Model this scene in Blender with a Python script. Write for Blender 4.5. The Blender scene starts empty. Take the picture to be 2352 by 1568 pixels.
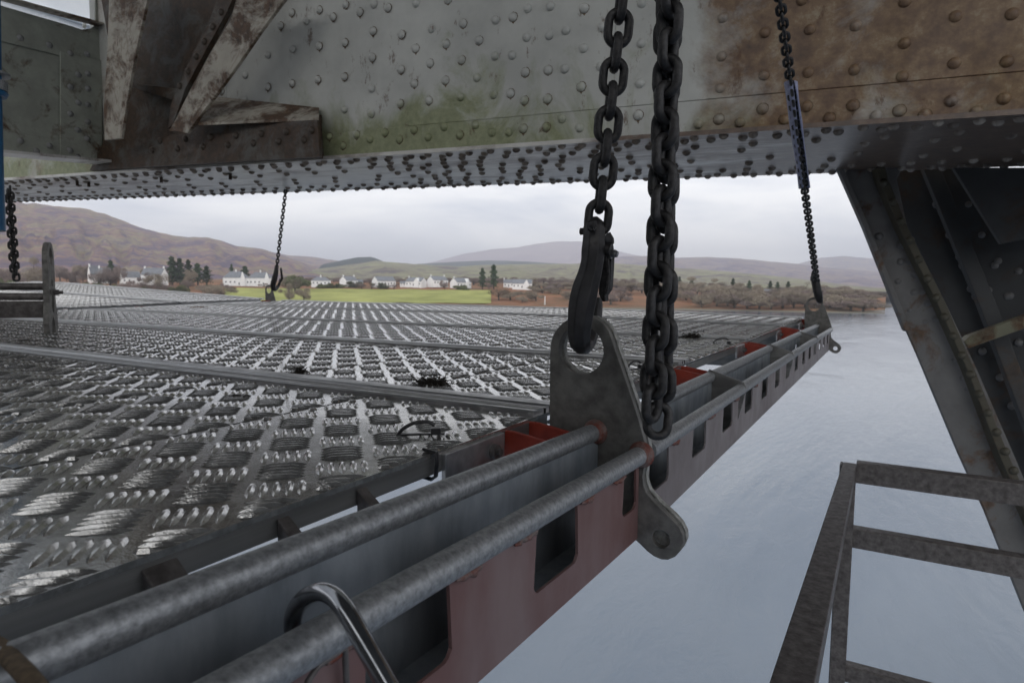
import bpy, math, random
from mathutils import Vector, Matrix, noise
from mathutils.geometry import tessellate_polygon
R = math.radians
S = bpy.context.scene
col = S.collection
random.seed(7)

# ------------------------------------------------------------------ camera
FPX, CXP, CYP, CAMZ = 1486.0, 1176.0, 784.0, 0.144      # survey of the photograph at 2352 x 1568
def r0(x, y): return Vector((x-CXP, y-CYP, FPX))
AY = r0(2040, 668).normalized()
AX = -r0(-1400, 637).normalized(); AX = (AX - AX.dot(AY)*AY).normalized()
AZ = AX.cross(AY)
MW = Matrix((AX, AY, AZ))                                # image frame -> world
cd = bpy.data.cameras.new('camera'); cam = bpy.data.objects.new('camera', cd); col.objects.link(cam)
right, up, back = MW @ Vector((1, 0, 0)), MW @ Vector((0, -1, 0)), MW @ Vector((0, 0, -1))
m = Matrix((right, up, back)).transposed().to_4x4(); m.translation = (0, 0, CAMZ); cam.matrix_world = m
cd.sensor_width = 36; cd.lens = FPX/2352*36; cd.clip_start = 0.02; cd.clip_end = 60000
cd.dof.use_dof = True; cd.dof.focus_distance = 0.70; cd.dof.aperture_fstop = 18
S.camera = cam
ORG = Vector((0, 0, CAMZ))
def ray(x, y): return (MW @ r0(x, y)).normalized()
def onx(x, y, X): r = ray(x, y); return ORG + r*(X/r.x)
def ony(x, y, Y): r = ray(x, y); return ORG + r*(Y/r.y)
def onz(x, y, Z=0.0): r = ray(x, y); return ORG + r*((Z-CAMZ)/r.z)
def dep(x, y, D): return ORG + MW @ (r0(x, y)/FPX*D)

# ------------------------------------------------------------------ world, sun, exposure
w = bpy.data.worlds.new('World'); S.world = w; w.use_nodes = True
nt = w.node_tree; nt.nodes.clear(); N = nt.nodes.new; L = nt.links.new
out = N('ShaderNodeOutputWorld'); bg = N('ShaderNodeBackground'); bg2 = N('ShaderNodeBackground')
sky = N('ShaderNodeTexSky'); sky.sky_type = 'NISHITA'; sky.sun_disc = False
sky.sun_elevation = R(25); sky.sun_rotation = R(200)
L(sky.outputs[0], bg.inputs[0]); bg.inputs[1].default_value = 0.05
tc = N('ShaderNodeTexCoord'); mp = N('ShaderNodeMapping'); mp.inputs['Scale'].default_value = (1.6, 1.6, 7.0)
nz = N('ShaderNodeTexNoise'); nz.inputs['Scale'].default_value = 1.7; nz.inputs['Detail'].default_value = 6; nz.inputs['Roughness'].default_value = .52
nz.inputs['Distortion'].default_value = .6
cr = N('ShaderNodeValToRGB'); cr.color_ramp.elements[0].position = .36; cr.color_ramp.elements[1].position = .56
cr.color_ramp.elements[0].color = (.64, .675, .745, 1); cr.color_ramp.elements[1].color = (.98, .98, .98, 1)
L(tc.outputs['Generated'], mp.inputs[0]); L(mp.outputs[0], nz.inputs['Vector']); L(nz.outputs[0], cr.inputs[0]); L(cr.outputs[0], bg2.inputs[0])
bg2.inputs[1].default_value = 1.12
mx = N('ShaderNodeMixShader'); mx.inputs[0].default_value = .94
L(bg.outputs[0], mx.inputs[1]); L(bg2.outputs[0], mx.inputs[2]); L(mx.outputs[0], out.inputs[0])
sd = bpy.data.lights.new('sun', 'SUN'); so = bpy.data.objects.new('sun', sd); col.objects.link(so)
sd.energy = 0.9; sd.angle = R(40); sd.color = (1, .96, .9)
so.rotation_euler = (R(65), 0, R(200-180+0)); so.location = (0, 0, 40)
S.view_settings.view_transform = 'Standard'; S.view_settings.look = 'None'
S.view_settings.exposure = 0.46; S.view_settings.gamma = 1
S.render.engine = 'CYCLES'
S.cycles.max_bounces = 8; S.cycles.volume_bounces = 0; S.cycles.diffuse_bounces = 3; S.cycles.glossy_bounces = 4

# ------------------------------------------------------------------ materials
POSMODE = [False]
def coord(nt):
    if POSMODE[0]: return nt.nodes.new('ShaderNodeNewGeometry').outputs['Position']
    return nt.nodes.new('ShaderNodeTexCoord').outputs['Object']
def newmat(name):
    m = bpy.data.materials.new(name); m.use_nodes = True
    nt = m.node_tree; b = nt.nodes['Principled BSDF']
    return m, nt, b
def ramp(nt, src, stops):
    c = nt.nodes.new('ShaderNodeValToRGB'); e = c.color_ramp.elements
    while len(e) < len(stops): e.new(.5)
    for k, (p, cc) in enumerate(stops):
        e[k].position = p; e[k].color = (*cc, 1) if len(cc) == 3 else cc
    nt.links.new(src, c.inputs[0]); return c.outputs[0]
def noisef(nt, scale, detail=5, rough=.55, stretch=None, dist=0, obj=True, rot=None):
    n = nt.nodes.new('ShaderNodeTexNoise')
    n.inputs['Scale'].default_value = scale; n.inputs['Detail'].default_value = detail
    n.inputs['Roughness'].default_value = rough; n.inputs['Distortion'].default_value = dist
    src = coord(nt)
    if stretch or rot:
        mp = nt.nodes.new('ShaderNodeMapping')
        if stretch: mp.inputs['Scale'].default_value = stretch
        if rot: mp.inputs['Rotation'].default_value = rot
        nt.links.new(src, mp.inputs[0]); src = mp.outputs[0]
    nt.links.new(src, n.inputs['Vector']); return n.outputs[0]
def bump(nt, b, src, dist, strength=1.0):
    k = nt.nodes.new('ShaderNodeBump'); k.inputs['Distance'].default_value = dist; k.inputs['Strength'].default_value = strength
    if b.inputs['Normal'].is_linked: nt.links.new(b.inputs['Normal'].links[0].from_socket, k.inputs['Normal'])
    nt.links.new(src, k.inputs['Height']); nt.links.new(k.outputs[0], b.inputs['Normal'])
def mixc(nt, fac, a, b):
    k = nt.nodes.new('ShaderNodeMix'); k.data_type = 'RGBA'
    if hasattr(fac, 'is_linked'): nt.links.new(fac, k.inputs[0])
    else: k.inputs[0].default_value = fac
    for s, v in ((6, a), (7, b)):
        if hasattr(v, 'is_linked'): nt.links.new(v, k.inputs[s])
        else: k.inputs[s].default_value = (*v, 1)
    return k.outputs[2]
def mth(nt, op, a, b=None, clamp=False):
    k = nt.nodes.new('ShaderNodeMath'); k.operation = op; k.use_clamp = clamp
    for s, v in ((0, a), (1, b)):
        if v is None: continue
        if hasattr(v, 'is_linked'): nt.links.new(v, k.inputs[s])
        else: k.inputs[s].default_value = v
    return k.outputs[0]
def posn(nt):
    s = nt.nodes.new('ShaderNodeSeparateXYZ'); nt.links.new(coord(nt), s.inputs[0]); return s.outputs
def rng(nt, v, a, b, lo=0., hi=1.):
    k = nt.nodes.new('ShaderNodeMapRange'); k.inputs[1].default_value = a; k.inputs[2].default_value = b
    k.inputs[3].default_value = lo; k.inputs[4].default_value = hi; nt.links.new(v, k.inputs[0]); return k.outputs[0]
def simple(name, c1, c2, scale, rough=.5, metal=0., bmp=0., detail=5, r2=None, bscale=None, stretch=None, spec=None, lo=.35, hi=.65):
    m, nt, b = newmat(name)
    n = noisef(nt, scale, detail, .6, stretch)
    nt.links.new(ramp(nt, n, [(lo, c1), (hi, c2)]), b.inputs['Base Color'])
    b.inputs['Metallic'].default_value = metal; b.inputs['Roughness'].default_value = rough
    if r2 is not None:
        n2 = noisef(nt, scale*1.7, 4, .6); nt.links.new(rng(nt, n2, .35, .65, rough, r2), b.inputs['Roughness'])
    if bmp: bump(nt, b, noisef(nt, bscale or scale*3, 4, .6), bmp)
    if spec is not None: b.inputs['Specular IOR Level'].default_value = spec
    return m
M = {}
M['galv'] = simple('galvanised', (.17, .178, .187), (.38, .395, .41), 240, .36, .6, .0003, r2=.55, bscale=500, detail=10, lo=.30, hi=.70)
M['galv_web'] = simple('galvanised_sheet', (.16, .18, .20), (.28, .305, .33), 26, .45, .35, .0003, r2=.62, stretch=(1, 1, .35))
M['web_red'] = simple('sheet_with_painted_red_reflection', (.165, .075, .068), (.235, .17, .168), 9, .45, .3, .0003, r2=.62, stretch=(1, 1, .35))  # red reflection painted into the sheet's base colour
M['web_grey'] = simple('sheet_purplish_grey', (.19, .165, .168), (.27, .245, .25), 14, .45, .3, .0003, r2=.62, stretch=(1, .6, .35))  # plain sheet, grey with a slight purple tone
M['plate'] = simple('grey_plate', (.10, .097, .092), (.19, .186, .175), 60, .5, .35, .0003, r2=.65, detail=8)
M['plate_b'] = simple('grey_plate_scuffed', (.18, .18, .17), (.40, .40, .38), 140, .5, .3, .0005, r2=.65, detail=8)
M['chain'] = simple('black_chain', (.010, .010, .011), (.045, .043, .043), 160, .36, .3, .0004, r2=.6)
M['hook'] = simple('black_forging', (.012, .012, .013), (.03, .028, .03), 60, .38, .2, .0004, r2=.55)
M['zinc'] = simple('zinc_nut', (.25, .26, .27), (.4, .4, .42), 300, .3, .9)
M['floor_blocker_paint'] = simple('bridge_floor_blocker_paint', (.07, .07, .07), (.13, .13, .125), 1.2, .6)
M['red'] = simple('red_primer', (.17, .018, .009), (.27, .034, .015), 40, .55, 0, .0002)
M['weld'] = simple('weld_bead', (.16, .035, .02), (.17, .14, .13), 90, .6, .2, .002, bscale=200)
M['dark_steel'] = simple('dark_steel', (.065, .058, .056), (.15, .138, .135), 70, .4, .35, .0004, r2=.6, detail=8)
M['bright_rod'] = simple('bright_rod', (.30, .31, .33), (.42, .43, .45), 90, .16, .95)
M['rope'] = simple('brown_webbing', (.07, .05, .03), (.14, .10, .06), 300, .85, 0, .0006)
M['plastic'] = simple('black_plastic', (.012, .012, .014), (.02, .02, .022), 40, .3)
M['moss'] = simple('dead_moss', (.006, .005, .004), (.022, .017, .011), 200, .9)
M['leaf'] = simple('dead_leaf', (.10, .05, .02), (.20, .10, .04), 200, .7)
M['blue'] = simple('blue_paint', (.006, .07, .17), (.01, .11, .24), 20, .4, 0)
M['sleeve'] = simple('lilac_sleeve', (.27, .28, .42), (.38, .40, .54), 60, .5, 0, .001)
M['white_sheet'] = simple('white_sheet', (.70, .74, .78), (.82, .84, .86), 3, .5)
M['groove_shade'] = simple('black_strip', (.01, .01, .01), (.02, .02, .02), 40, .6)

def deckmat(name, bars):
    m, nt, b = newmat(name)
    n = noisef(nt, 22, 6, .6); n2 = noisef(nt, 130, 5, .65)
    c = ramp(nt, n, [(.3, (.46, .45, .43)), (.7, (.66, .655, .64))])
    d = ramp(nt, n2, [(.42, (.10, .09, .075)), (.60, (1, 1, 1))])
    k = nt.nodes.new('ShaderNodeMix'); k.data_type = 'RGBA'; k.blend_type = 'MULTIPLY'; k.inputs[0].default_value = .35
    nt.links.new(c, k.inputs[6]); nt.links.new(d, k.inputs[7]); nt.links.new(k.outputs[2], b.inputs['Base Color'])
    b.inputs['Metallic'].default_value = .82
    nt.links.new(rng(nt, n, .35, .65, .07, .24), b.inputs['Roughness'])
    bump(nt, b, noisef(nt, 420, 3, .6), .0003, .6)
    bump(nt, b, noisef(nt, 9, 2, .5), .0012, .5)
    b.inputs['Coat Weight'].default_value = .5; b.inputs['Coat Roughness'].default_value = .06
    return m
M['deck'] = deckmat('wet_tread_aluminium', False)
M['extr'] = simple('aluminium_extrusion', (.34, .34, .345), (.52, .52, .53), 18, .28, .85, .0002, r2=.45, stretch=(.15, 3, 3))
M['rail'] = simple('aluminium_side_rail', (.14, .14, .138), (.27, .27, .265), 14, .42, .6, .0002, r2=.55, stretch=(1, .1, 3))

def girdermat():
    m, nt, b = newmat('bridge_paint'); POSMODE[0] = True
    p = posn(nt); x, z = p[0], p[2]
    base = ramp(nt, noisef(nt, 3, 6, .6), [(.35, (.42, .43, .41)), (.65, (.56, .57, .54))])
    # algae low on the middle plates
    gm = mth(nt, 'MULTIPLY', mth(nt, 'ADD', rng(nt, z, 1.25, .72), rng(nt, x, -.55, .3)), mth(nt, 'SUBTRACT', 1.25, rng(nt, x, -1.9, -.6)), True)
    gn = noisef(nt, 2.6, 8, .66, (1, 1, .7), .8)
    g = rng(nt, mth(nt, 'ADD', gn, mth(nt, 'MULTIPLY', gm, .42)), .62, .80, 0, .85)
    c = mixc(nt, g, base, ramp(nt, noisef(nt, 30, 6, .7), [(.3, (.14, .17, .06)), (.7, (.29, .31, .16))]))
    # rust, mostly on the right-hand plates and up high on the left
    rn = noisef(nt, 1.9, 9, .68, None, .5)
    rm = mth(nt, 'ADD', rng(nt, x, -.80, -.62, 0, .34), rng(nt, x, -3.2, -4.0, 0, .12))
    f = rng(nt, mth(nt, 'ADD', rn, rm), .62, .82, 0, .92)
    rc = ramp(nt, noisef(nt, 16, 8, .7), [(.25, (.05, .022, .010)), (.42, (.12, .058, .025)), (.55, (.20, .115, .052)), (.70, (.32, .26, .17))])
    c = mixc(nt, f, c, rc)
    sp = rng(nt, noisef(nt, 12, 7, .75, (1, 1, .45)),   .60, .67, 0, .75)
    c = mixc(nt, sp, c, (.10, .05, .025))
    nt.links.new(c, b.inputs['Base Color']); b.inputs['Roughness'].default_value = .55
    bump(nt, b, noisef(nt, 30, 7, .7), .002, .6); bump(nt, b, noisef(nt, 3, 3, .5), .008, .4)
    POSMODE[0] = False
    return m
M['girder'] = girdermat()
def soffitmat():
    m, nt, b = newmat('bridge_soffit_paint')
    p = posn(nt)
    base = ramp(nt, noisef(nt, 4, 6, .6), [(.35, (.50, .49, .47)), (.65, (.66, .65, .62))])
    rn = noisef(nt, 3.2, 9, .7, (.45, 2.2, 1), .4)
    f = rng(nt, mth(nt, 'ADD', rn, rng(nt, p[0], -1.2, .2, 0, .33)), .47, .62, 0, .9)
    rc = ramp(nt, noisef(nt, 20, 8, .7), [(.3, (.05, .03, .022)), (.55, (.12, .07, .045)), (.8, (.25, .19, .15))])
    nt.links.new(mixc(nt, f, base, rc), b.inputs['Base Color'])
    b.inputs['Roughness'].default_value = .33
    bump(nt, b, noisef(nt, 40, 7, .7), .002, .5)
    return m
M['soffit'] = soffitmat()
M['sof_rivet'] = simple('rusty_soffit_rivet', (.08, .06, .048), (.34, .30, .26), 14, .6, 0, .001)
def rustymat(name, paint, thr=.5, dark=(.03, .018, .012), mid=(.13, .07, .035)):
    m, nt, b = newmat(name)
    base = ramp(nt, noisef(nt, 8, 6, .6), [(.35, tuple(v*.75 for v in paint)), (.65, paint)])
    f = rng(nt, noisef(nt, 6, 9, .72, None, .5), thr-.06, thr+.06)
    rc = ramp(nt, noisef(nt, 30, 8, .7), [(.3, dark), (.7, mid)])
    nt.links.new(mixc(nt, f, base, rc), b.inputs['Base Color'])
    b.inputs['Roughness'].default_value = .6; bump(nt, b, noisef(nt, 60, 7, .7), .002, .7)
    return m
M['brace'] = rustymat('rusty_cream_brace', (.42, .39, .33), .50)
M['gusset'] = rustymat('dark_rusty_gusset', (.10, .095, .085), .46, (.02, .014, .010), (.08, .045, .025))
M['strut'] = rustymat('strut_grey_paint', (.14, .14, .142), .58)
M['strut_edge'] = rustymat('strut_mossy_edge', (.06, .055, .038), .58, (.02, .014, .01), (.06, .038, .02))
M['strut_web'] = rustymat('strut_dark_web', (.035, .038, .042), .58, (.015, .011, .009), (.055, .034, .02))
M['stringer'] = rustymat('stringer_grey_paint', (.36, .38, .33), .60)
M['cream'] = rustymat('batten_paint', (.20, .20, .14), .55)

def hillmat(name, cols, sc=.009, patch=.02, bmp=10):
    m, nt, b = newmat(name)
    n = noisef(nt, sc, 10, .66, (1, 1, 5.0), .5)
    c = ramp(nt, n, cols)
    n2 = noisef(nt, patch, 8, .7, (1, 1, 3))
    c = mixc(nt, rng(nt, n2, .42, .62, 0, .55), c, cols[0][1])
    nt.links.new(c, b.inputs['Base Color']); b.inputs['Roughness'].default_value = .95; b.inputs['Specular IOR Level'].default_value = .05
    bump(nt, b, noisef(nt, patch*1.5, 8, .7), bmp*2.2)
    return m
M['h_left'] = hillmat('heather_hill', [(.34, (.12, .10, .15)), (.44, (.19, .15, .19)), (.50, (.32, .21, .18)), (.56, (.34, .29, .18)), (.64, (.21, .165, .20))])
M['h_olive'] = hillmat('pasture_hill', [(.36, (.15, .13, .14)), (.45, (.27, .25, .18)), (.54, (.34, .33, .21)), (.62, (.25, .265, .15))], .008)
M['h_wood'] = hillmat('conifer_hill', [(.3, (.02, .035, .04)), (.7, (.045, .065, .06))], .004)
M['h_right'] = hillmat('brown_hill', [(.36, (.14, .12, .175)), (.47, (.22, .18, .215)), (.53, (.34, .27, .23)), (.62, (.24, .20, .21))], .005)
M['h_far'] = hillmat('far_mountain', [(.36, (.24, .19, .23)), (.62, (.34, .28, .29))], .0016, .003)
def groundmat():
    m, nt, b = newmat('bracken_ground')
    c = ramp(nt, noisef(nt, .02, 9, .7), [(.3, (.11, .09, .055)), (.45, (.17, .10, .06)), (.58, (.24, .115, .065)), (.7, (.17, .15, .08))])
    p = posn(nt)
    c = mixc(nt, rng(nt, p[2], -14.4, -14.0), (.16, .15, .12), c)
    nt.links.new(c, b.inputs['Base Color']); b.inputs['Roughness'].default_value = .95; b.inputs['Specular IOR Level'].default_value = .05
    bump(nt, b, noisef(nt, .3, 7, .7), 1.0)
    return m
M['ground'] = groundmat()
M['field'] = simple('pasture_grass', (.20, .215, .07), (.33, .34, .12), .03, .95, 0, .2, detail=8, bscale=.5, spec=.05)
def leafm(name, a, c): return simple(name, a, c, .5, .9, 0, 0, spec=.05)
M['conifer'] = leafm('conifer_foliage', (.02, .04, .02), (.06, .095, .04))
M['twig'] = leafm('bare_twigs', (.16, .13, .10), (.29, .25, .19))
M['twig2'] = leafm('bare_twigs_purple', (.14, .11, .10), (.24, .19, .17))
M['olive'] = leafm('olive_foliage', (.07, .085, .04), (.14, .15, .07))
M['bark'] = leafm('bark', (.05, .04, .03), (.09, .075, .06))
M['wall'] = simple('white_render', (.72, .72, .72), (.82, .82, .81), .6, .8)
M['slate'] = simple('slate_roof', (.10, .11, .125), (.17, .18, .20), .8, .6)
M['pane'] = simple('dark_window', (.05, .06, .07), (.09, .10, .11), 1, .2)
M['cream_wall'] = simple('cream_render', (.66, .64, .50), (.74, .72, .60), .6, .8)
def watermat():
    m, nt, b = newmat('loch_water')
    nt.links.new(ramp(nt, noisef(nt, .05, 5, .6, (1, .35, 1), .5), [(.35, (.065, .092, .128)), (.65, (.10, .128, .166))]), b.inputs['Base Color'])
    b.inputs['Roughness'].default_value = .10
    bump(nt, b, noisef(nt, .9, 6, .62, (1, .40, 1), .8), .08, .6)
    bump(nt, b, noisef(nt, 3.0, 4, .6, (1, .5, 1), .4), .03, .5)
    bump(nt, b, noisef(nt, .05, 4, .6, (1, .25, 1), 1.2), .8, .6)
    return m
M['water'] = watermat()

# ------------------------------------------------------------------ mesh helpers
class MB:
    def __init__(s): s.v = []; s.f = []
    def add(s, vs, fs):
        o = len(s.v); s.v += [tuple(p) for p in vs]; s.f += [tuple(i+o for i in f) for f in fs]
    def box(s, a, b):
        (x0, y0, z0), (x1, y1, z1) = a, b
        s.add([(x, y, z) for x in (x0, x1) for y in (y0, y1) for z in (z0, z1)],
              [(0, 1, 3, 2), (4, 6, 7, 5), (0, 4, 5, 1), (2, 3, 7, 6), (0, 2, 6, 4), (1, 5, 7, 3)])
    def obox(s, c, ax, ay, az):            # centre and three half vectors
        c = Vector(c); ax, ay, az = Vector(ax), Vector(ay), Vector(az)
        s.add([c+i*ax+j*ay+k*az for i in (-1, 1) for j in (-1, 1) for k in (-1, 1)],
              [(0, 1, 3, 2), (4, 6, 7, 5), (0, 4, 5, 1), (2, 3, 7, 6), (0, 2, 6, 4), (1, 5, 7, 3)])
    def beam(s, a, b, wv, hv):             # bar from a to b, half vectors wv, hv
        a, b, wv, hv = map(Vector, (a, b, wv, hv))
        s.obox((a+b)/2, (b-a)/2, wv, hv)
    def sweep(s, pts, rad, n=12, closed=False, caps=True, flat=1.0, upv=None):
        pts = [Vector(p) for p in pts]; k = len(pts)
        if not isinstance(rad, (list, tuple)): rad = [rad]*k
        rings = []; u = None
        for i, p in enumerate(pts):
            if closed: t = pts[(i+1) % k]-pts[i-1]
            else: t = pts[min(i+1, k-1)]-pts[max(i-1, 0)]
            t.normalize()
            if u is None:
                u = Vector(upv) if upv else (Vector((0, 0, 1)) if abs(t.z) < .9 else Vector((1, 0, 0)))
            u = (u-u.dot(t)*t).normalized(); q = t.cross(u)
            rings.append([p+(u*math.cos(2*math.pi*j/n)+q*math.sin(2*math.pi*j/n)*flat)*rad[i] for j in range(n)])
        vs = [v for r in rings for v in r]; fs = []
        for i in range(k if closed else k-1):
            a, b = i*n, ((i+1) % k)*n
            for j in range(n): fs.append((a+j, a+(j+1) % n, b+(j+1) % n, b+j))
        if not closed and caps:
            fs.append(tuple(range(n-1, -1, -1))); fs.append(tuple((k-1)*n+j for j in range(n)))
        s.add(vs, fs)
    def dome(s, c, nrm, r, n=10, h=.75, rings=3):
        c = Vector(c); nrm = Vector(nrm).normalized(); u = nrm.orthogonal().normalized(); q = nrm.cross(u)
        vs = []; fs = []
        for k in range(rings):
            a = k/rings*math.pi/2; rr = r*math.cos(a); hh = r*h*math.sin(a)
            vs += [c+nrm*hh+(u*math.cos(2*math.pi*j/n)+q*math.sin(2*math.pi*j/n))*rr for j in range(n)]
        vs.append(c+nrm*r*h)
        for k in range(rings-1):
            for j in range(n): fs.append((k*n+j, k*n+(j+1) % n, (k+1)*n+(j+1) % n, (k+1)*n+j))
        k = rings-1
        for j in range(n): fs.append((k*n+j, k*n+(j+1) % n, rings*n))
        s.add(vs, fs)
    def prism(s, loops, ex):               # loops: first outer, rest holes, 3-D points; ex: extrusion vector
        ex = Vector(ex); loops = [[Vector(p) for p in lp] for lp in loops]
        flat = [p for lp in loops for p in lp]; tris = tessellate_polygon(loops); n = len(flat)
        vs = flat+[p+ex for p in flat]; fs = []
        nr = Vector()
        for t in tris:
            a, b, c = (flat[i] for i in t); nr = (b-a).cross(c-a)
            if nr.dot(ex) > 0: t = (t[0], t[2], t[1])
            fs.append(t); fs.append((t[0]+n, t[2]+n, t[1]+n))
        o = 0
        for lp in loops:
            k = len(lp)
            for i in range(k):
                a, b = o+i, o+(i+1) % k; fs.append((a, b, b+n, a+n))
            o += k
        s.add(vs, fs)
    def build(s, name, mat, parent=None, smooth=None, bevel=0, loc=None, fix=True):
        me = bpy.data.meshes.new(name); me.from_pydata(s.v, [], s.f); me.update()
        if fix:
            import bmesh
            bm = bmesh.new(); bm.from_mesh(me); bmesh.ops.recalc_face_normals(bm, faces=bm.faces); bm.to_mesh(me); bm.free()
        if mat: me.materials.append(mat)
        if smooth:
            me.polygons.foreach_set('use_smooth', [True]*len(me.polygons)); me.set_sharp_from_angle(angle=R(smooth))
        o = bpy.data.objects.new(name, me); col.objects.link(o)
        if parent: o.parent = parent
        if loc is not None: o.location = loc
        if bevel:
            b = o.modifiers.new('bevel', 'BEVEL'); b.width = bevel; b.segments = 2; b.limit_method = 'ANGLE'; b.angle_limit = R(40)
        return o
def tag(o, label=None, cat=None, group=None, kind=None):
    if label: o['label'] = label
    if cat: o['category'] = cat
    if group: o['group'] = group
    if kind: o['kind'] = kind
    return o
def thing(name, label, cat, loc=(0, 0, 0), group=None):
    o = bpy.data.objects.new(name, None); o.empty_display_size = .1; col.objects.link(o); o.location = loc
    return tag(o, label, cat, group)
def keep(parent, *obs):                    # children built in world coordinates
    for o in obs: o.matrix_parent_inverse = Matrix.Translation(-Vector(parent.location))
def smoothpath(pts, n=6):                  # Catmull-Rom through tuples of any length
    out = []; k = len(pts)
    for i in range(k-1):
        p0, p1, p2, p3 = pts[max(i-1, 0)], pts[i], pts[i+1], pts[min(i+2, k-1)]
        for j in range(n):
            t = j/n
            out.append(tuple(.5*((2*b)+(-a+c)*t+(2*a-5*b+4*c-d)*t*t+(-a+3*b-3*c+d)*t**3) for a, b, c, d in zip(p0, p1, p2, p3)))
    out.append(tuple(pts[-1])); return out
def z1(x, y): return ((1900+x/1.425)/1.7415, (1200+y/1.425)/1.7415)      # enlarged details of the photograph
def z2(x, y): return ((2500+x/1.742)/1.7415, (1100+y/1.742)/1.7415)
def z4(x, y): return ((2000+x/1.96)/1.7415, (700+y/1.96)/1.7415)
def ca(x, y): return (.3335*x, .3335*y)
def cb(x, y): return (784.4+.3335*x, .3335*y)
def cc(x, y): return (1569+.3335*x, .3335*y)

# ================================================================== SETTING
# water
WZ = CAMZ-15.0
mb = MB(); mb.add([(-14000, -3000, WZ), (14000, -3000, WZ), (14000, 14000, WZ), (-14000, 14000, WZ)], [(0, 1, 2, 3)])
tag(mb.build('water', M['water']), kind='structure')

def gz(px, r):                             # height of the far shore's ground
    if px < 1450: ks = [(470, -15.6), (484, -14.9), (494, -14.1), (560, -8.5), (620, -3.6), (655, -.8), (900, 6), (1500, 14), (2600, 20)]
    else: ks = [(470, -15.6), (484, -14.9), (500, -14.0), (560, -9.0), (640, -4.5), (900, -2), (1500, 2), (2600, 5)]
    for (a, za), (b, zb) in zip(ks, ks[1:]):
        if r <= b: t = max(0, (r-a)/(b-a)); return za+(zb-za)*t
    return ks[-1][1]
def far(px, r, z):                         # world point at ground distance r in the direction of image column px
    d = ray(px, 660); d = Vector((d.x, d.y, 0)).normalized()*r
    return Vector((d.x, d.y, z+CAMZ))
def ztop(px, py, r):
    d = ray(px, py); return d.z/math.hypot(d.x, d.y)*r
pxs = list(range(-500, 2030, 22))+[2036]
mb = MB(); rs = [470, 484, 494, 510, 530, 560, 590, 620, 655, 700, 780, 900, 1200, 1700, 2600]
for px in pxs:
    for r in rs:
        k = 1.0 if px < 1900 else 1+(px-1900)/136*.02
        z = gz(px, r)
        if px > 1900: z = min(z, z+(0 if r < 500 else -((px-1900)/136)**2*6))
        if r > 500: z += noise.noise(Vector((px*.02, r*.01, 0)))*.8
        mb.v.append(tuple(far(px, r*k, z)))
nr_ = len(rs)
for i in range(len(pxs)-1):
    for j in range(nr_-1): a = i*nr_+j; mb.f.append((a, a+nr_, a+nr_+1, a+1))
tag(mb.build('ground', M['ground'], smooth=60), kind='structure')
# pasture on the far shore
mb = MB(); fx = list(range(516, 1140, 12)); fr = [507, 525, 545, 565, 590, 612, 626]
for px in fx:
    e = 0 if 530 < px < 1120 else 8
    for r in fr: mb.v.append(tuple(far(px, r-e*(r > 560)+(e if r < 520 else 0)+3*noise.noise(Vector((px*.05, r, 2))), gz(px, r)+noise.noise(Vector((px*.02, r*.01, 0)))*.8+.5)))
for i in range(len(fx)-1):
    for j in range(len(fr)-1): a = i*len(fr)+j; mb.f.append((a, a+len(fr), a+len(fr)+1, a+1))
tag(mb.build('field', M['field'], smooth=60), kind='structure')

def hill(sil, rf, rr, mat, amp=.05, seed=0, sub=6):
    xs = []; px = sil[0][0]
    while px <= sil[-1][0]: xs.append(px); px += sub
    rows = 30; mb = MB()
    for px in xs:
        for (a, ya), (b, yb) in zip(sil, sil[1:]):
            if a <= px <= b: py = ya+(yb-ya)*(px-a)/(b-a); break
        top = ztop(px, py, rr)
        for j in range(rows):
            t = j/(rows-5) if j <= rows-5 else 1
            if j <= rows-5:
                r = rf+(rr-rf)*t; base = gz(px, min(r, 2600))
                h = base*(1-t)+top*(t**1.25)
                w_ = math.sin(math.pi*min(t, 1))
                h += top*amp*w_*3*noise.fractal(Vector((px*.016+seed, t*5, seed)), .9, 2.1, 6)
                h += top*amp*.3*noise.noise(Vector((px*.05, t*3, seed+9)))*(t > .85)
            else:
                u = (j-(rows-5))/4; r = rr+(rr-rf)*.7*u; h = top*(1-u)-20*u
            mb.v.append(tuple(far(px, r, h)))
    for i in range(len(xs)-1):
        for j in range(rows-1): a = i*rows+j; mb.f.append((a, a+rows, a+rows+1, a+1))
    return tag(mb.build('hills', mat, smooth=80), kind='structure')
hill([(-500, 430), (-200, 440), (0, 462), (60, 466), (110, 470), (150, 476), (195, 478), (235, 488), (270, 500), (330, 524), (400, 541), (440, 545), (480, 545), (520, 556), (545, 565), (600, 571), (660, 590), (720, 612), (800, 640), (880, 656)], 950, 2400, M['h_left'], .045, 1)
hill([(560, 575), (620, 577), (660, 586), (720, 590), (770, 598), (830, 606), (900, 622), (1000, 652)], 1900, 4200, M['h_left'], .04, 2)
hill([(720, 618), (745, 606), (780, 599), (820, 591), (855, 590), (880, 600), (900, 612), (960, 640)], 1900, 3100, M['h_wood'], .02, 3)
hill([(560, 654), (640, 640), (700, 622), (780, 611), (860, 599), (960, 607), (1050, 612), (1100, 609), (1200, 607), (1300, 606), (1400, 604), (1500, 611), (1650, 622), (1800, 636), (1950, 655), (2100, 668)], 1000, 2100, M['h_olive'], .06, 4)
hill([(900, 620), (960, 606), (1050, 601), (1120, 598), (1200, 600), (1280, 605), (1350, 612), (1500, 625)], 3000, 5200, M['h_wood'], .02, 5)
hill([(900, 622), (930, 614), (1000, 600), (1060, 584), (1130, 572), (1180, 569), (1230, 560), (1270, 555), (1330, 554), (1380, 563), (1430, 580), (1500, 594), (1600, 614), (1700, 640)], 5500, 9000, M['h_far'], .03, 6)
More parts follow.
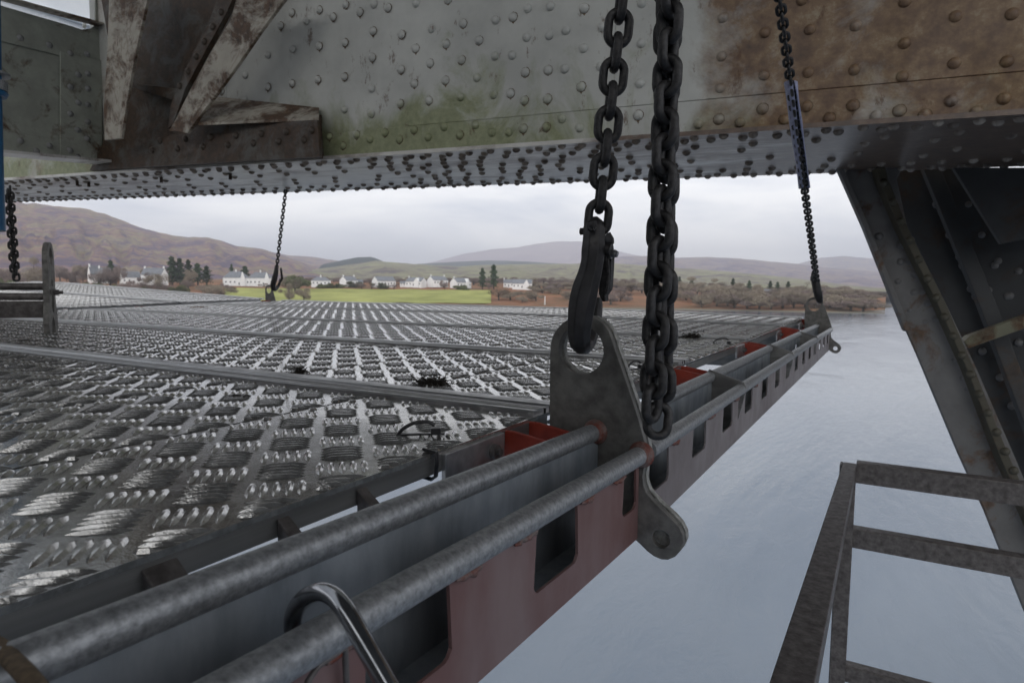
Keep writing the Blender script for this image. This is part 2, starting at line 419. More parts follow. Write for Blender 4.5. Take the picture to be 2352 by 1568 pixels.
hill([(1330, 612), (1380, 597), (1430, 588), (1500, 588), (1560, 592), (1620, 590), (1700, 594), (1760, 600), (1820, 605), (1900, 615), (1990, 622), (2060, 628), (2200, 640), (2500, 650)], 2200, 4800, M['h_right'], .05, 7)
hill([(1760, 622), (1830, 606), (1880, 592), (1935, 588), (1990, 593), (2050, 597), (2200, 600), (2500, 610)], 4900, 8200, M['h_right'], .03, 8)

# ---------------- trees
def tree_meshes(kind, seed):
    rnd = random.Random(seed); cr, tk = MB(), MB()
    H = 10.0
    if kind == 'conifer':
        tk.sweep([(0, 0, -2), (0, 0, 3), (.1, 0, 9)], [.35, .28, .05], 6)
        for i in range(900):
            t = rnd.random()**.75; z = 1+t*9.2; rad = (1-t)**.55*2.8*(.75+.35*math.sin(z*3+seed))+.1
            a = rnd.random()*6.283; q = rnd.random()**.45*rad*(1+.25*math.sin(3*a+seed)); s_ = .30+.25*rnd.random()
            c = Vector((q*math.cos(a), q*math.sin(a), z)); d = Vector((rnd.gauss(0, 1), rnd.gauss(0, 1), rnd.gauss(0, .6))).normalized(); e = d.orthogonal().normalized()
            cr.add([c-d*s_, c+e*s_*.5, c+d*s_, c-e*s_*.5], [(0, 1, 2, 3)])
    elif kind in ('bare', 'bare2', 'olive', 'bush'):
        low = kind == 'bush'
        tk.sweep([(0, 0, -2), (.1, 0, 2), (0, .1, 5)], [.35, .28, .12], 6)
        blobs = [(rnd.gauss(0, 1.9), rnd.gauss(0, 1.9), (3.0 if low else 5.3)+rnd.gauss(0, 1.5), rnd.uniform(1.3, 2.5)) for _ in range(9)]
        for k in range(7):
            bx, by, bz, br = blobs[k]
            tk.sweep([(0, 0, 1.5+.3*k), (bx*.4, by*.4, bz*.6), (bx, by, bz)], [.16, .1, .04], 5)
        for i in range(2400):
            bx, by, bz, br = rnd.choice(blobs)
            d = Vector((rnd.gauss(0, 1), rnd.gauss(0, 1), rnd.gauss(0, 1))).normalized()
            c = Vector((bx, by, bz))+d*br*rnd.random()**.4
            if c.z < (.2 if low else 1.2): continue
            e = Vector((rnd.gauss(0, .5), rnd.gauss(0, .5), 1)).normalized() if kind != 'olive' else Vector((rnd.gauss(0, 1), rnd.gauss(0, 1), rnd.gauss(0, 1))).normalized()
            f = e.orthogonal().normalized(); s_ = rnd.uniform(.25, .6); wd = .075 if kind in ('bare', 'bare2') else .24
            cr.add([c-e*s_, c+f*wd, c+e*s_, c-f*wd], [(0, 1, 2, 3)])
    return cr, tk
TM = {}
def plant(kind, px, ytop, r, label, group, wscale=None, zfix=None):
    key = (kind, random.randint(0, 2))
    cmat = {'conifer': 'conifer', 'bare': 'twig', 'bare2': 'twig2', 'olive': 'olive', 'bush': 'olive'}[kind]
    z = gz(px, r) if zfix is None else zfix
    top = ztop(px, ytop, r); h = max(top-z, 2.0)
    name = {'conifer': 'pine_tree', 'bare': 'bare_tree', 'bare2': 'bare_tree', 'olive': 'ivy_tree', 'bush': 'bush'}[kind]
    root = thing(name, label, 'bush' if kind == 'bush' else 'tree', far(px, r, z), group)
    root.rotation_euler = (0, 0, random.random()*6.28)
    s = h/10.0; ws = wscale/5.2 if wscale else s*random.uniform(.95, 1.15)
    root.scale = (ws, ws, s)
    if key not in TM:
        a, b = tree_meshes(kind, hash(key[0]) % 97+key[1] if False else len(TM)+3)
        c = a.build('crown', M[cmat], root, fix=False); t = b.build('trunk', M['bark'], root, smooth=60)
        TM[key] = (c.data, t.data)
    else:
        for nme, me in zip(('crown', 'trunk'), TM[key]):
            o = bpy.data.objects.new(nme, me); col.objects.link(o); o.parent = root
    return root
# conifers that stand out
for px, yt, r, wd, lb in [(396, 591, 668, 14, 'tallest dark pine in the clump right of the white gabled house'), (414, 595, 672, 13, 'second dark pine from the left in the clump beside the white gabled house'),
        (434, 598, 676, 11, 'thin brownish pine in the middle of the dark clump'), (455, 606, 668, 14, 'dark green pine at the right half of the clump'), (475, 612, 664, 12, 'lowest dark pine at the right end of the clump'),
        (256, 599, 690, 9, 'single dark green tree behind the pale house at left'), (533, 608, 700, 7, 'small pointed pine behind the terrace of grey roofed houses'), (564, 612, 700, 13, 'broad dark pine above the terrace roof'),
        (1108, 617, 640, 10, 'left one of the two tall pines at the end of the green field'), (1134, 609, 640, 12, 'right and taller one of the two pines at the end of the green field')]:
    plant('conifer', px, yt, r, lb, 'pine trees among the houses', wd)
for i, (px, yt, r) in enumerate([(1560, 636, 700), (1589, 641, 700), (1683, 640, 660), (1721, 645, 640), (1769, 646, 660), (1786, 648, 650), (1810, 647, 660)]):
    plant('conifer', px, yt, r, 'dark pine standing above the bare woodland on the right shore', 'pines above the shore woodland', 7 if i > 1 else 8)
for px, yt, r, wd, lb in [(662, 631, 585, 11, 'bare brown tree just right of the far chain'), (677, 624, 600, 13, 'olive green ivy clad tree right of the far chain'), (698, 657, 520, 8, 'low bare tree in front of the field by the deck edge'),
        (664, 658, 520, 7, 'bare shrubby tree in front of the field beside the far plate'), (1146, 652, 540, 12, 'bare tree at the right end of the green field'), (1172, 663, 540, 14, 'spreading bare tree below the long white house'),
        (1232, 663, 530, 11, 'dark bare tree in the bracken right of the long white house'), (1200, 678, 520, 7, 'small dark bush at the deck edge below the long white house'), (485, 650, 560, 12, 'bare brown thicket tree left of the green field'), (508, 655, 545, 11, 'bare brown tree at the left end of the green field')]:
    plant('olive' if 'olive' in lb else 'bare', px, yt, r, lb, None, wd)
rnd = random.Random(3)
for i in range(34):                         # left shore band
    px = -60+i*15+rnd.uniform(-5, 5)
    r = rnd.uniform(600, 760); plant('bare' if rnd.random() < .5 else 'bare2', px, rnd.uniform(598, 626)+(8 if px > 240 else 0), r, 'bare winter tree in the belt along the foot of the heather hill', 'bare trees at the foot of the left hill')
plant('bush', 4, 622, 560, 'bright green bush at the left edge of the far shore', None, 9)
for i in range(46):                         # hedge and low growth below the houses
    px = 150+i*22+rnd.uniform(-8, 8)
    if px < 530 or rnd.random() < .45:
        plant('bush' if rnd.random() < .4 else 'bare2', px, 642+rnd.uniform(0, 9) if px > 540 else rnd.uniform(640, 655), rnd.uniform(628, 645) if px > 540 else rnd.uniform(560, 620), 'low brown hedge growth in front of the white houses', 'hedge growth in front of the houses', rnd.uniform(5, 10))
for i in range(46):                         # purple-brown wood behind the houses
    px = 690+i*18+rnd.uniform(-5, 5)
    plant('bare2', px, rnd.uniform(630, 640)+(px-690)*.006, rnd.uniform(760, 900), 'bare purple brown tree in the wood behind the white houses', 'bare wood behind the houses', rnd.uniform(12, 20))
def woodtop(px):
    ks = [(1230, 650), (1400, 648), (1493, 652), (1560, 650), (1640, 654), (1660, 650), (1700, 656), (1780, 664), (1810, 655), (1850, 656), (1880, 664), (1920, 663), (1950, 664), (1990, 674), (2020, 684), (2040, 698)]
    for (a, za), (b, zb) in zip(ks, ks[1:]):
        if px <= b: return za+(zb-za)*(px-a)/(b-a)
    return 700
for row, (r, dy, n) in enumerate([(660, 0, 52), (600, 8, 44), (545, 18, 38), (512, 27, 30)]):
    for i in range(n):
        px = 1232+(2026-1232)*(i+.5)/n+rnd.uniform(-7, 7)
        if row >= 1 and px < 1640 and rnd.random() < (.75, .75, .8, .85)[row]: continue
        if 1690 < px < 1790 and row in (1, 2) : 
            if rnd.random() < .6: continue
        plant('bare' if rnd.random() < .7 else 'bare2', px, woodtop(px)-4+dy*.75+rnd.uniform(-5, 5), r+rnd.uniform(-14, 14), 'grey brown bare tree in the woodland along the right shore', 'woodland trees on the right shore', rnd.uniform(11, 17))

# ---------------- houses
def house(px, r, wpx, yb, yr, rot, label, wall='wall', chim=1, hipped=False, group='white houses across the water', porch=0, dep_=.7):
    mpp = r/FPX*math.cos(0)
    d = ray(px, 655); az = math.atan2(d.y, d.x)
    W = wpx*mpp/ math.hypot((px-CXP)/FPX, 1)*1.05; H = (yb-yr)*mpp; D = W*dep_
    ez = ztop(px, yb, r)+CAMZ; eh = H*.52
    root = thing('house', label, 'house', (0, 0, 0), group)
    p = far(px, r, 0); root.location = (p.x, p.y, ez); root.rotation_euler = (0, 0, az-math.pi/2+R(rot))
    a, b = W/2, D/2; mb = MB()
    if hipped:
        mb.box((-a, -b, -3), (a, b, eh))
    else:
        mb.add([(-a, -b, -3), (a, -b, -3), (a, b, -3), (-a, b, -3), (-a, -b, eh), (a, -b, eh), (a, b, eh), (-a, b, eh), (-a, 0, H), (a, 0, H)],
               [(0, 1, 2, 3), (0, 4, 5, 1), (2, 6, 7, 3), (0, 3, 7, 8, 4), (1, 5, 9, 6, 2), (4, 8, 9, 5), (7, 6, 9, 8)])
    mb.build('wall', M[wall], root)
    mb = MB(); o = .35; t = .22
    if hipped:
        mb.add([(-a-o, -b-o, eh), (a+o, -b-o, eh), (a+o, b+o, eh), (-a-o, b+o, eh), (-a*.45, 0, H), (a*.45, 0, H)], [(0, 1, 5, 4), (1, 2, 5), (2, 3, 4, 5), (3, 0, 4), (3, 2, 1, 0)])
    else:
        sl = (H-eh)/b
        for sg in (-1, 1):
            q = [(-a-.05, sg*(b+o), eh-sl*o+.06), (a+.05, sg*(b+o), eh-sl*o+.06), (a+.05, 0, H+.06), (-a-.05, 0, H+.06)]
            mb.add(q+[(x, y, z+t) for x, y, z in q], [(0, 1, 2, 3), (4, 7, 6, 5), (0, 4, 5, 1), (1, 5, 6, 2), (3, 2, 6, 7), (0, 3, 7, 4)])
    rf = mb.build('roof', M['slate'], root)
    for k in range(chim):
        cx = (-a+.7, a-.7)[k % 2] if not hipped else 0
        mb = MB(); mb.box((cx-.55, -.5, H-1.2), (cx+.55, .5, H+1.5)); mb.box((cx-.65, -.6, H+1.5), (cx+.65, .6, H+1.7)); mb.build('chimney', M[wall], rf)
    nW = max(2, int(W/3.2))
    for k in range(nW):
        x = -a+W*(k+.5)/nW; mb = MB(); hh = min(1.4, eh*.4)
        if k == nW//2: mb.box((x-.5, -b-.06, 0), (x+.5, -b+.02, min(2.1, eh*.8))); mb.build('door', M['pane'], root)
        else: mb.box((x-.6, -b-.06, eh*.3), (x+.6, -b+.02, eh*.3+hh)); mb.build('window', M['pane'], root)
    if porch:
        mb = MB(); x = a*.45; g = porch
        mb.add([(x-g, -b-1.6, -2), (x+g, -b-1.6, -2), (x+g, -b, -2), (x-g, -b, -2), (x-g, -b-1.6, eh), (x+g, -b-1.6, eh), (x+g, -b, eh), (x-g, -b, eh), (x, -b-1.6, H*.96), (x, 0, H*.96)],
               [(0, 1, 5, 8, 4), (0, 4, 7, 3), (1, 2, 6, 5), (4, 8, 9, 7), (5, 6, 9, 8)]); mb.build('gabled_bay', M[wall], root)
    return root
house(218, 700, 22, 649, 617, 25, 'tall pale stone house behind bare trees at far left', dep_=.6)
house(242, 690, 24, 649, 620, -15, 'pale two storey house just right of the tall stone one', dep_=.6)
house(300, 660, 36, 650, 628, 12, 'low white cottage with chimney left of the white gabled house', chim=1)
house(356, 650, 46, 647, 620, -32, 'bright white gabled house with grey slate roof left of the dark pines', chim=2, dep_=.55)
house(543, 660, 52, 654, 626, 4, 'left grey roofed terrace house left of the far chain', chim=1, porch=1.8, hipped=True)
house(599, 662, 50, 654, 627, 4, 'right grey roofed terrace house just left of the far chain', chim=1, porch=1.8, hipped=True)
house(737, 655, 40, 654, 637, 3, 'white hipped roof bungalow with central chimney', chim=1, hipped=True)
house(801, 665, 32, 653, 636, 40, 'small white gabled house behind a round bush', chim=2)
house(826, 690, 14, 652, 643, 6, 'tiny white shed right of the house with the round bush', chim=0)
house(882, 660, 46, 655, 636, 32, 'white bungalow with long grey roof behind an olive bush', chim=0, dep_=.5)
house(925, 668, 12, 654, 646, 0, 'tiny white outbuilding between two white houses', chim=0)
house(956, 658, 38, 656, 638, -28, 'white house with grey roof and gabled bay', chim=1, porch=2.6)
house(1005, 662, 36, 653, 635, 30, 'white house with chimneys on both gables', chim=2, dep_=.8)
house(1058, 655, 38, 658, 639, 35, 'white house with dormers left of the two tall pines', chim=1, porch=1.6)
house(1168, 680, 22, 658, 642, 0, 'white house behind the left end of the long white house', chim=1)
house(1200, 645, 42, 661, 642, -4, 'long white two storey house standing above the red bracken', chim=0, porch=2.2)
house(1758, 640, 32, 680, 666, 8, 'cream gabled house in a clearing of the right woodland', wall='cream_wall', chim=0, group='houses in the right woodland')
house(1720, 640, 10, 676, 669, 0, 'small white cottage left of the cream house in the woodland', chim=0, group='houses in the right woodland')
house(1682, 650, 8, 666, 659, 0, 'white gable end high among the woodland pines', chim=0, group='houses in the right woodland')
for px, yt, r, lb in [(1415-540, 646, 640, 'round olive bush in front of the long grey roofed bungalow'), (812, 642, 650, 'round bush in front of the small white gabled house')]:
    plant('bush', px, yt, r, lb, None, 9)
# white post on the shore
mb = MB(); p = far(1252, 505, 0); mb.sweep([(p.x, p.y, gz(1252, 505)-1), (p.x, p.y, ztop(1252, 680, 505)+CAMZ)], .35, 8)
tag(mb.build('marker_post', M['wall']), 'thin white marker post at the shore below the bracken', 'post')

# haze
mb = MB(); mb.box((-13000, -2500, WZ-2), (13000, 13000, 760))
hz = tag(mb.build('haze', None), kind='stuff')
hm = bpy.data.materials.new('haze'); hm.use_nodes = True; t_ = hm.node_tree; t_.nodes.clear()
ov = t_.nodes.new('ShaderNodeOutputMaterial'); pv = t_.nodes.new('ShaderNodeVolumePrincipled')
pv.inputs['Color'].default_value = (.86, .88, .97, 1); pv.inputs['Density'].default_value = 1.5e-4; pv.inputs['Anisotropy'].default_value = .1
t_.links.new(pv.outputs[0], ov.inputs['Volume']); hz.data.materials.append(hm)

exec_after = None
# ================================================================== DECK
def wz(x, y):                              # the hung deck is not quite level
    s = max(0, min(1, (y-1.7)/1.55)); s = s*s*(3-2*s)
    xs_ = [(0, .014), (-.33, .014), (-1.3, .030), (-3.25, .030), (-3.9, .034), (-7, .115)]
    for (a, za), (b, zb) in zip(xs_, xs_[1:]):
        if x >= b: z = za+(zb-za)*(x-a)/(b-a); break
    else: z = .115
    return z*s + (0 if x > -3.9 else (-3.9-x)*.012)
YS = [-.62, .055, .675, 1.26, 1.93, 2.62, 3.28]
PW = .2496; X0 = -.335
CELL = .0645/math.sqrt(2)*1.0
def panel_mesh(y0, y1, x0):
    mb = MB(); W, Ln = PW-.0058, (y1-y0)
    nx, ny = 2, 6
    mb.box((-W, 0, -.004), (0, Ln, 0))
    # raised bars, groups of five at +-45 degrees; lens groups sit at (-.3696+.0645i, .2413+.0645j)
    c, s = math.cos(R(45)), math.sin(R(45)); P = .0645
    for i in range(-2, 7):
        for j in range(-2, 14):
            for kind in (0, 1):
                gx = -.3696-X0+.0645-P*i+(P/2 if kind else 0); gy = (.2413-y0) % P+P*(j-1)+(P/2 if kind else 0)
                for k in range(-2, 3):
                    if kind == 0: ax, ay = -s, c           # bars point away from the camera
                    else: ax, ay = s, c
                    px_, py_ = (c, s) if kind == 0 else (-c, s)
                    cx, cy = gx+px_*k*.0086, gy+py_*k*.0086
                    hl, hw, hh = .0190, (.0031 if kind == 0 else .0026), .0022
                    l0, l1 = -hl, hl                       # cut the bar where the sheet ends
                    for (cc_, aa, lo_, hi_) in ((cx, ax, -W+.001, -.0008), (cy, ay, .036, Ln-.041)):
                        t0, t1 = (lo_-cc_)/aa, (hi_-cc_)/aa
                        if t0 > t1: t0, t1 = t1, t0
                        l0, l1 = max(l0, t0), min(l1, t1)
                    if l1-l0 < .010: continue
                    cx, cy, hl = cx+ax*(l0+l1)/2, cy+ay*(l0+l1)/2, (l1-l0)/2
                    vs = []
                    for (l, wd, z) in ((-1, 0, -.0002), (-.55, -1, -.0002), (.55, -1, -.0002), (1, 0, -.0002), (.55, 1, -.0002), (-.55, 1, -.0002),
                                     (-.74, 0, .0012), (-.42, -.30, .0024), (.42, -.30, .0024), (.74, 0, .0012), (.42, .30, .0024), (-.42, .30, .0024)):
                        vs.append((cx+ax*l*hl+px_*wd*hw, cy+ay*l*hl+py_*wd*hw, z))
                    fs = [(q, (q+1) % 6, 6+(q+1) % 6, 6+q) for q in range(6)]+[(6, 7, 11), (7, 8, 10, 11), (8, 9, 10)]
                    mb.add(vs, fs)
    return mb
def rail_mesh(Ln, side):
    mb = MB(); x = 0 if side > 0 else -PW+.0045; sg = -1 if side > 0 else 1
    e = .0005*sg
    pr = [(x+e, -.0042), (x+sg*.020, -.0042), (x+sg*.020, -.0062), (x+sg*.0025+e, -.0062), (x+sg*.0025+e, -.0165), (x+sg*.016, -.0165), (x+sg*.016, -.019), (x+e, -.019)]
    mb.prism([[(a, .012, b) for a, b in pr]], (0, Ln-.024, 0)); return mb
PM = []
def panel(colm, row, label, group):
    y0, y1 = YS[row], YS[row+1]; xr = X0-PW*colm
    root = thing('deck_panel', label, 'deck panel', (xr, y0, wz(xr, y0)), group)
    za, zb, zc = wz(xr, y0), wz(xr-PW, y0), wz(xr, y1)
    root.rotation_euler = (math.atan2(zc-za, y1-y0), math.atan2(-(zb-za), -PW)*0+math.atan2(zb-za, PW), 0)
    if len(PM) <= row or PM[row] is None:
        while len(PM) <= row: PM.append(None)
        a = panel_mesh(y0, y1, 0).build('tread_plate', M['deck'], root, smooth=25)
        b = rail_mesh(y1-y0, 1).build('side_rail', M['rail'], root)
        c = rail_mesh(y1-y0, -1).build('side_rail', M['rail'], root)
        PM[row] = (a.data, b.data, c.data)
    else:
        for nm, me in zip(('tread_plate', 'side_rail', 'side_rail'), PM[row]):
            o = bpy.data.objects.new(nm, me); col.objects.link(o); o.parent = root
    return root
rowname = {0: 'row behind the camera', 1: 'nearest row', 2: 'second row', 3: 'third row', 4: 'fourth row', 5: 'fifth and farthest row'}
cname = ['edge', 'second']
for row in range(0, 6):
    for c_ in range(0, 14):
        if row == 0 and c_ > 4: continue
        if c_ == 0: lb = 'wet tread plate panel in the %s at the open right edge' % rowname[row]; g = None
        elif c_ == 1: lb = 'wet tread plate panel in the %s second from right edge' % rowname[row]; g = None
        else: lb = 'wet tread plate panel in the %s left of the second' % rowname[row]; g = 'tread plate panels in the '+rowname[row].replace(',', '').strip()
        panel(c_, row, lb, g)
for row in range(2, 6):
    for c_ in range(15, 29):
        panel(c_, row, 'wet tread plate panel of the farther deck beyond the left beam', 'panels of the farther deck on the left')
# joint strips over the seams
def joint(y, x0, x1, label, group):
    root = thing('joint_strip', label, 'joint strip', (x0, y, wz(x0, y)), group)
    prof = [(-.040, -.004), (-.040, .0040), (-.038, .0054), (-.030, .0054), (-.029, .0046), (-.028, .0054), (-.016, .0054), (-.0145, .0040), (-.0142, -.003), (-.0085, -.003), (-.0082, .0045), (-.0070, .0062), (-.0045, .0072), (-.0020, .0062), (-.0004, .0045), (0, -.003), (.0058, -.003), (.0062, .0044), (.0075, .0056), (.018, .0056), (.0188, .0046), (.0196, .0056), (.030, .0056), (.032, .0044), (.032, -.004)]
    mb = MB(); n = max(2, int(abs(x1-x0)/.5)); k = len(prof)
    for i in range(n+1):
        x = x0+(x1-x0)*i/n
        mb.v += [(x-x0, a, b+wz(x, y)-wz(x0, y)) for a, b in prof]
    for i in range(n):
        for j in range(k-1): a = i*k+j; mb.f.append((a, a+1, a+k+1, a+k))
    mb.f += [tuple(range(k)), tuple(n*k+j for j in range(k-1, -1, -1))]
    mb.build('cover_profile', M['extr'], root, smooth=40)
    for ya, yb in ((-.0139, -.0085), (.0003, .0057)):  # added black strips stand in for shade and dark reflections in the grooves
        mb = MB()
        for i in range(n+1):
            x = x0+(x1-x0)*i/n; zz = wz(x, y)-wz(x0, y)
            mb.v += [(x-x0, ya, .0042+zz), (x-x0, yb, .0042+zz), (x-x0, yb, -.002+zz), (x-x0, ya, -.002+zz)]
        for i in range(n):
            for j in range(4): a = i*4+j; b_ = i*4+(j+1) % 4; mb.f.append((a, b_, b_+4, a+4))
        mb.build('groove_shade_strip', M['groove_shade'], root)
    mb = MB(); mb.box((x1-x0, -.030, -.075), (-.01, .022, -.032)); mb.build('joist', M['rail'], root, bevel=.003)
    return root
jl = ['ridged aluminium joint strip nearest the plate with the hook', 'second ridged joint strip across the wet deck', 'third ridged joint strip across the wet deck', 'fourth ridged joint strip across the wet deck']
joint(YS[1], X0-.004, -1.6, 'ridged joint strip across the deck below the photographer', None)
for k in range(4): joint(YS[k+2], X0-.004, -3.82, jl[k], None)
joint(YS[6], X0-.004, -3.82, 'edge strip along the far end of the wet deck', None)
for k in range(1, 5): joint(YS[k+2] if k < 4 else YS[6], -4.09, -7.5, 'joint strip of the farther deck beyond the left beam', 'joint strips of the farther deck')

# brackets hooking the deck on the side beam
def bracket(y, dy, i):
    mb = MB(); z = wz(X0, y)
    pts = [(-.337, -.003), (-.325, -.003), (-.280, -.010), (-.272, -.020), (-.272, -.062), (-.337, -.062)]
    mb.prism([[(a, y+dy, b+z) for a, b in pts]], (0, .0045, 0)); return mb
for k, y in enumerate([.567, 1.175, 1.85, 2.555, 3.225]):
    lb = ['red hook bracket beside the near lifting plate', 'red hook bracket right of the hanging chain end', 'red hook bracket midway along the deck edge', 'fourth red hook bracket along the deck edge', 'farthest red hook bracket under the far lifting plate'][k]
    t = thing('hook_bracket', lb, 'bracket', (-.3, y, -.03), 'red brackets between deck and beam')
    for dy in (0, .052):
        o = bracket(y, dy, k).build('bracket_plate', M['red'], t, bevel=.001); keep(t, o)
    mb = MB(); mb.box((-.336, y-.11, -.034), (-.331, y-.008, -.003)); o = mb.build('end_cap', M['extr'], t, bevel=.001); keep(t, o)
    mb = MB(); mb.sweep([(-.334, y-.03, -.018), (-.326, y-.03, -.018)], .0075, 16); mb.sweep([(-.330, y-.03, -.018), (-.322, y-.03, -.018)], .004, 6); o = mb.build('bolt', M['dark_steel'], t, smooth=40); keep(t, o)
for k, (px, py) in enumerate([(1000, 1082)]):
    p = onx(px, py, -.331); mb = MB(); mb.sweep([Vector((-.345, p.y, -.0215)), Vector((-.335, p.y, -.0225)), Vector((-.3305, p.y, -.019)), Vector((-.3300, p.y+.001, -.008)), Vector((-.331, p.y+.002, .001)), Vector((-.345, p.y+.002, .002))], .0016, 8, flat=1.8)
    tag(mb.build('cable_tie', M['plastic'], smooth=60), 'black cable tie wrapped around the deck edge left of the red bracket', 'cable tie', 'cable ties left on the deck')
for i, (px, py) in enumerate([(345, 1330), (650, 1215), (830, 1150)]):
    p = onx(px, py, -.333); mb = MB()
    mb.prism([[(-.334, p.y-.004, -.006), (-.302, p.y-.004, -.030), (-.296, p.y-.004, -.066), (-.334, p.y-.004, -.060)]], (0, .010 if i else .02, 0))
    tag(mb.build('stiffener_plate', M['dark_steel'], bevel=.001), ['dark stiffener under the deck edge at the lower left', 'dark pointed stiffener below the deck edge by the cut bars', 'pale stiffener under the deck edge left of the loop hook', 'curved dark stiffener below the deck edge near the red bracket'][i], 'stiffener', 'stiffeners under the near deck edge')

# ================================================================== BEAMS
def circ(cx, cy, r, n=20, ry=None): return [(cx+r*math.cos(2*math.pi*k/n), cy+(ry or r)*math.sin(2*math.pi*k/n)) for k in range(n)]
def web(x, y0, y1, zt, zb, wins, dz, tx=.0025):
    mb = MB(); nyy = 2
    outer = [(y0, zb), (y1, zb), (y1, zt), (y0, zt)]
    loops = [outer]
    for (a, b, c, d) in wins:
        e = .006; loops.append([(a+.004, d), (b-.002, d), (b+.001, c+e), (b-e*.4, c+e*.3), (b-e, c), (a+e, c), (a+e*.3, c+e*.4), (a, c+e)])
    mb.prism([[(x, q, zz+dz(q)) for q, zz in lp] for lp in loops], (tx, 0, 0)); return mb
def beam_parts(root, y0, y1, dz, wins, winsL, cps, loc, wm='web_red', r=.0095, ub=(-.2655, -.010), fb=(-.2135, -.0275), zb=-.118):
    obs = []
    for nm, (x, z) in (('upper_tube', ub), ('front_tube', fb)):
        mb = MB(); n = 8; mb.sweep([(x, y0+(y1-y0)*k/n, z+dz(y0+(y1-y0)*k/n)) for k in range(n+1)], r, 24); obs.append(mb.build(nm, M['galv'], root, smooth=50))
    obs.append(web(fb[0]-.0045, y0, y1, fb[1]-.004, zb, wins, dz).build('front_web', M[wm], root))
    obs.append(web(ub[0]+.001, y0, y1, ub[1]-.004, zb-.001, winsL, dz).build('rear_web', M['galv_web'], root))
    mb = MB(); mb.prism([[(ub[0]+.0035, y0, zb+.001+dz(y0)), (fb[0]-.005, y0, zb+.001+dz(y0)), (fb[0]-.005, y1, zb+.001+dz(y1)), (ub[0]+.0035, y1, zb+.001+dz(y1))]], (0, 0, .002)); obs.append(mb.build('bottom_plate', M['galv_web'], root))
    for y in cps:
        mb = MB(); z = dz(y)
        mb.prism([[(ub[0]-.002, y, ub[1]+.0135+z), (fb[0]+.006, y, fb[1]+.0125+z), (fb[0]+.010, y, fb[1]+.004+z), (fb[0]+.006, y, fb[1]-.020+z), (fb[0]-.006, y, -.10+z), (ub[0]+.006, y, -.10+z), (ub[0]-.008, y, ub[1]+.004+z)]], (0, .0035, 0))
        obs.append(mb.build('cross_plate', M['rail'], root, bevel=.0006))
    keep(root, *obs)
def welds(root, ylist, dz, x=-.2135, z=-.0275):
    rnd = random.Random(5)
    for y in ylist:
        mb = MB(); pts = []
        for k in range(9): pts.append((x+.001+rnd.uniform(-.0012, .0012), y+k*.0035, z-.0115+dz(y)+rnd.uniform(-.0012, .0012)))
        mb.sweep(pts, [.001]+[.0030+rnd.uniform(-.001, .001) for _ in range(7)]+[.001], 10)
        o = mb.build('weld', M['weld'], root, smooth=60); keep(root, o)
PO = [(425, 760), (424, 600), (426, 420), (427, 300), (432, 240), (445, 200), (470, 160), (497, 132), (530, 110), (570, 97), (620, 90), (665, 95), (700, 110), (735, 137), (762, 178), (781, 228), (800, 290), (820, 345), (860, 462), (900, 580), (935, 690), (960, 780), (975, 850), (978, 890), (972, 930), (960, 970), (955, 1010), (960, 1055), (975, 1095), (1010, 1140), (1060, 1190), (1120, 1245), (1160, 1290), (1185, 1340), (1188, 1385), (1170, 1430), (1140, 1462), (1100, 1479), (1060, 1477), (1020, 1460), (980, 1430), (940, 1390), (895, 1350), (820, 1240), (740, 1200), (600, 1180), (500, 1130), (440, 1000)]
def plate_loops(y, sx=0, sz=0):
    o = [ony(*z1(*p), y) for p in PO]
    hc = z1(603, 285); a = ony(*hc, y); h1 = [(a.x+x, a.z+z) for x, z in circ(0, 0, .0262, 28)]
    hc = z1(1060, 1360); b = ony(*hc, y); h2 = [(b.x+x, b.z+z) for x, z in circ(0, 0, .0092, 18)]
    return [[(p.x, p.z) for p in o], h1, h2]
PL = plate_loops(.64)
def end_plate(root, y, th, mat='plate', dx=0, dz_=0, loops=None):
    mb = MB(); mb.prism([[(x+dx, y, z+dz_) for x, z in lp] for lp in (loops or PL)], (0, th, 0))
    o = mb.build('end_plate', M[mat], root, bevel=.0008); keep(root, o); return o
# near beam
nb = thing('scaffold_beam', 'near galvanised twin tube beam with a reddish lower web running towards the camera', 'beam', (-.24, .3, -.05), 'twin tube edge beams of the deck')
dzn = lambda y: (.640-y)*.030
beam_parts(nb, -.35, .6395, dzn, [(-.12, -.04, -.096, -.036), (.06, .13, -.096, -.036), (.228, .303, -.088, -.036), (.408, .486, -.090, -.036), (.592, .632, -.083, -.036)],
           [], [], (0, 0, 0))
welds(nb, [.303, .375, .486, .56, .20], dzn)
for (x, z) in ((-.2655, -.010), (-.2135, -.0275)):
    mb = MB(); mb.sweep([(x, .628, z), (x, .634, z), (x, .6395, z)], [.0095, .0125, .0140], 20); o = mb.build('weld', M['weld'], nb, smooth=60); keep(nb, o)
end_plate(nb, .640, .0080)
# far beam
fb_ = thing('scaffold_beam', 'long galvanised twin tube beam running from the hooked plate to the far chain', 'beam', (-.24, 1.9, -.05), 'twin tube edge beams of the deck')
dzf = lambda y: -.0015*(y-.65)
wf = []
y = .672
while y < 3.15:
    wf.append((y, y+.075, -.082, -.036)); y += .183
end_plate(fb_, .6530, .0080, 'plate_b', loops=PL[:2])
beam_parts(fb_, .6611, 3.199, dzf, wf, [(a+.05, a+.09, b, c) for a, _, b, c in wf[::3]], [1.16, 1.82, 2.49], None, 'web_grey')
welds(fb_, [w_[1] for w_ in wf[:4]], dzf)
end_plate(fb_, 3.20, .0058)
for o in fb_.children:
    pass
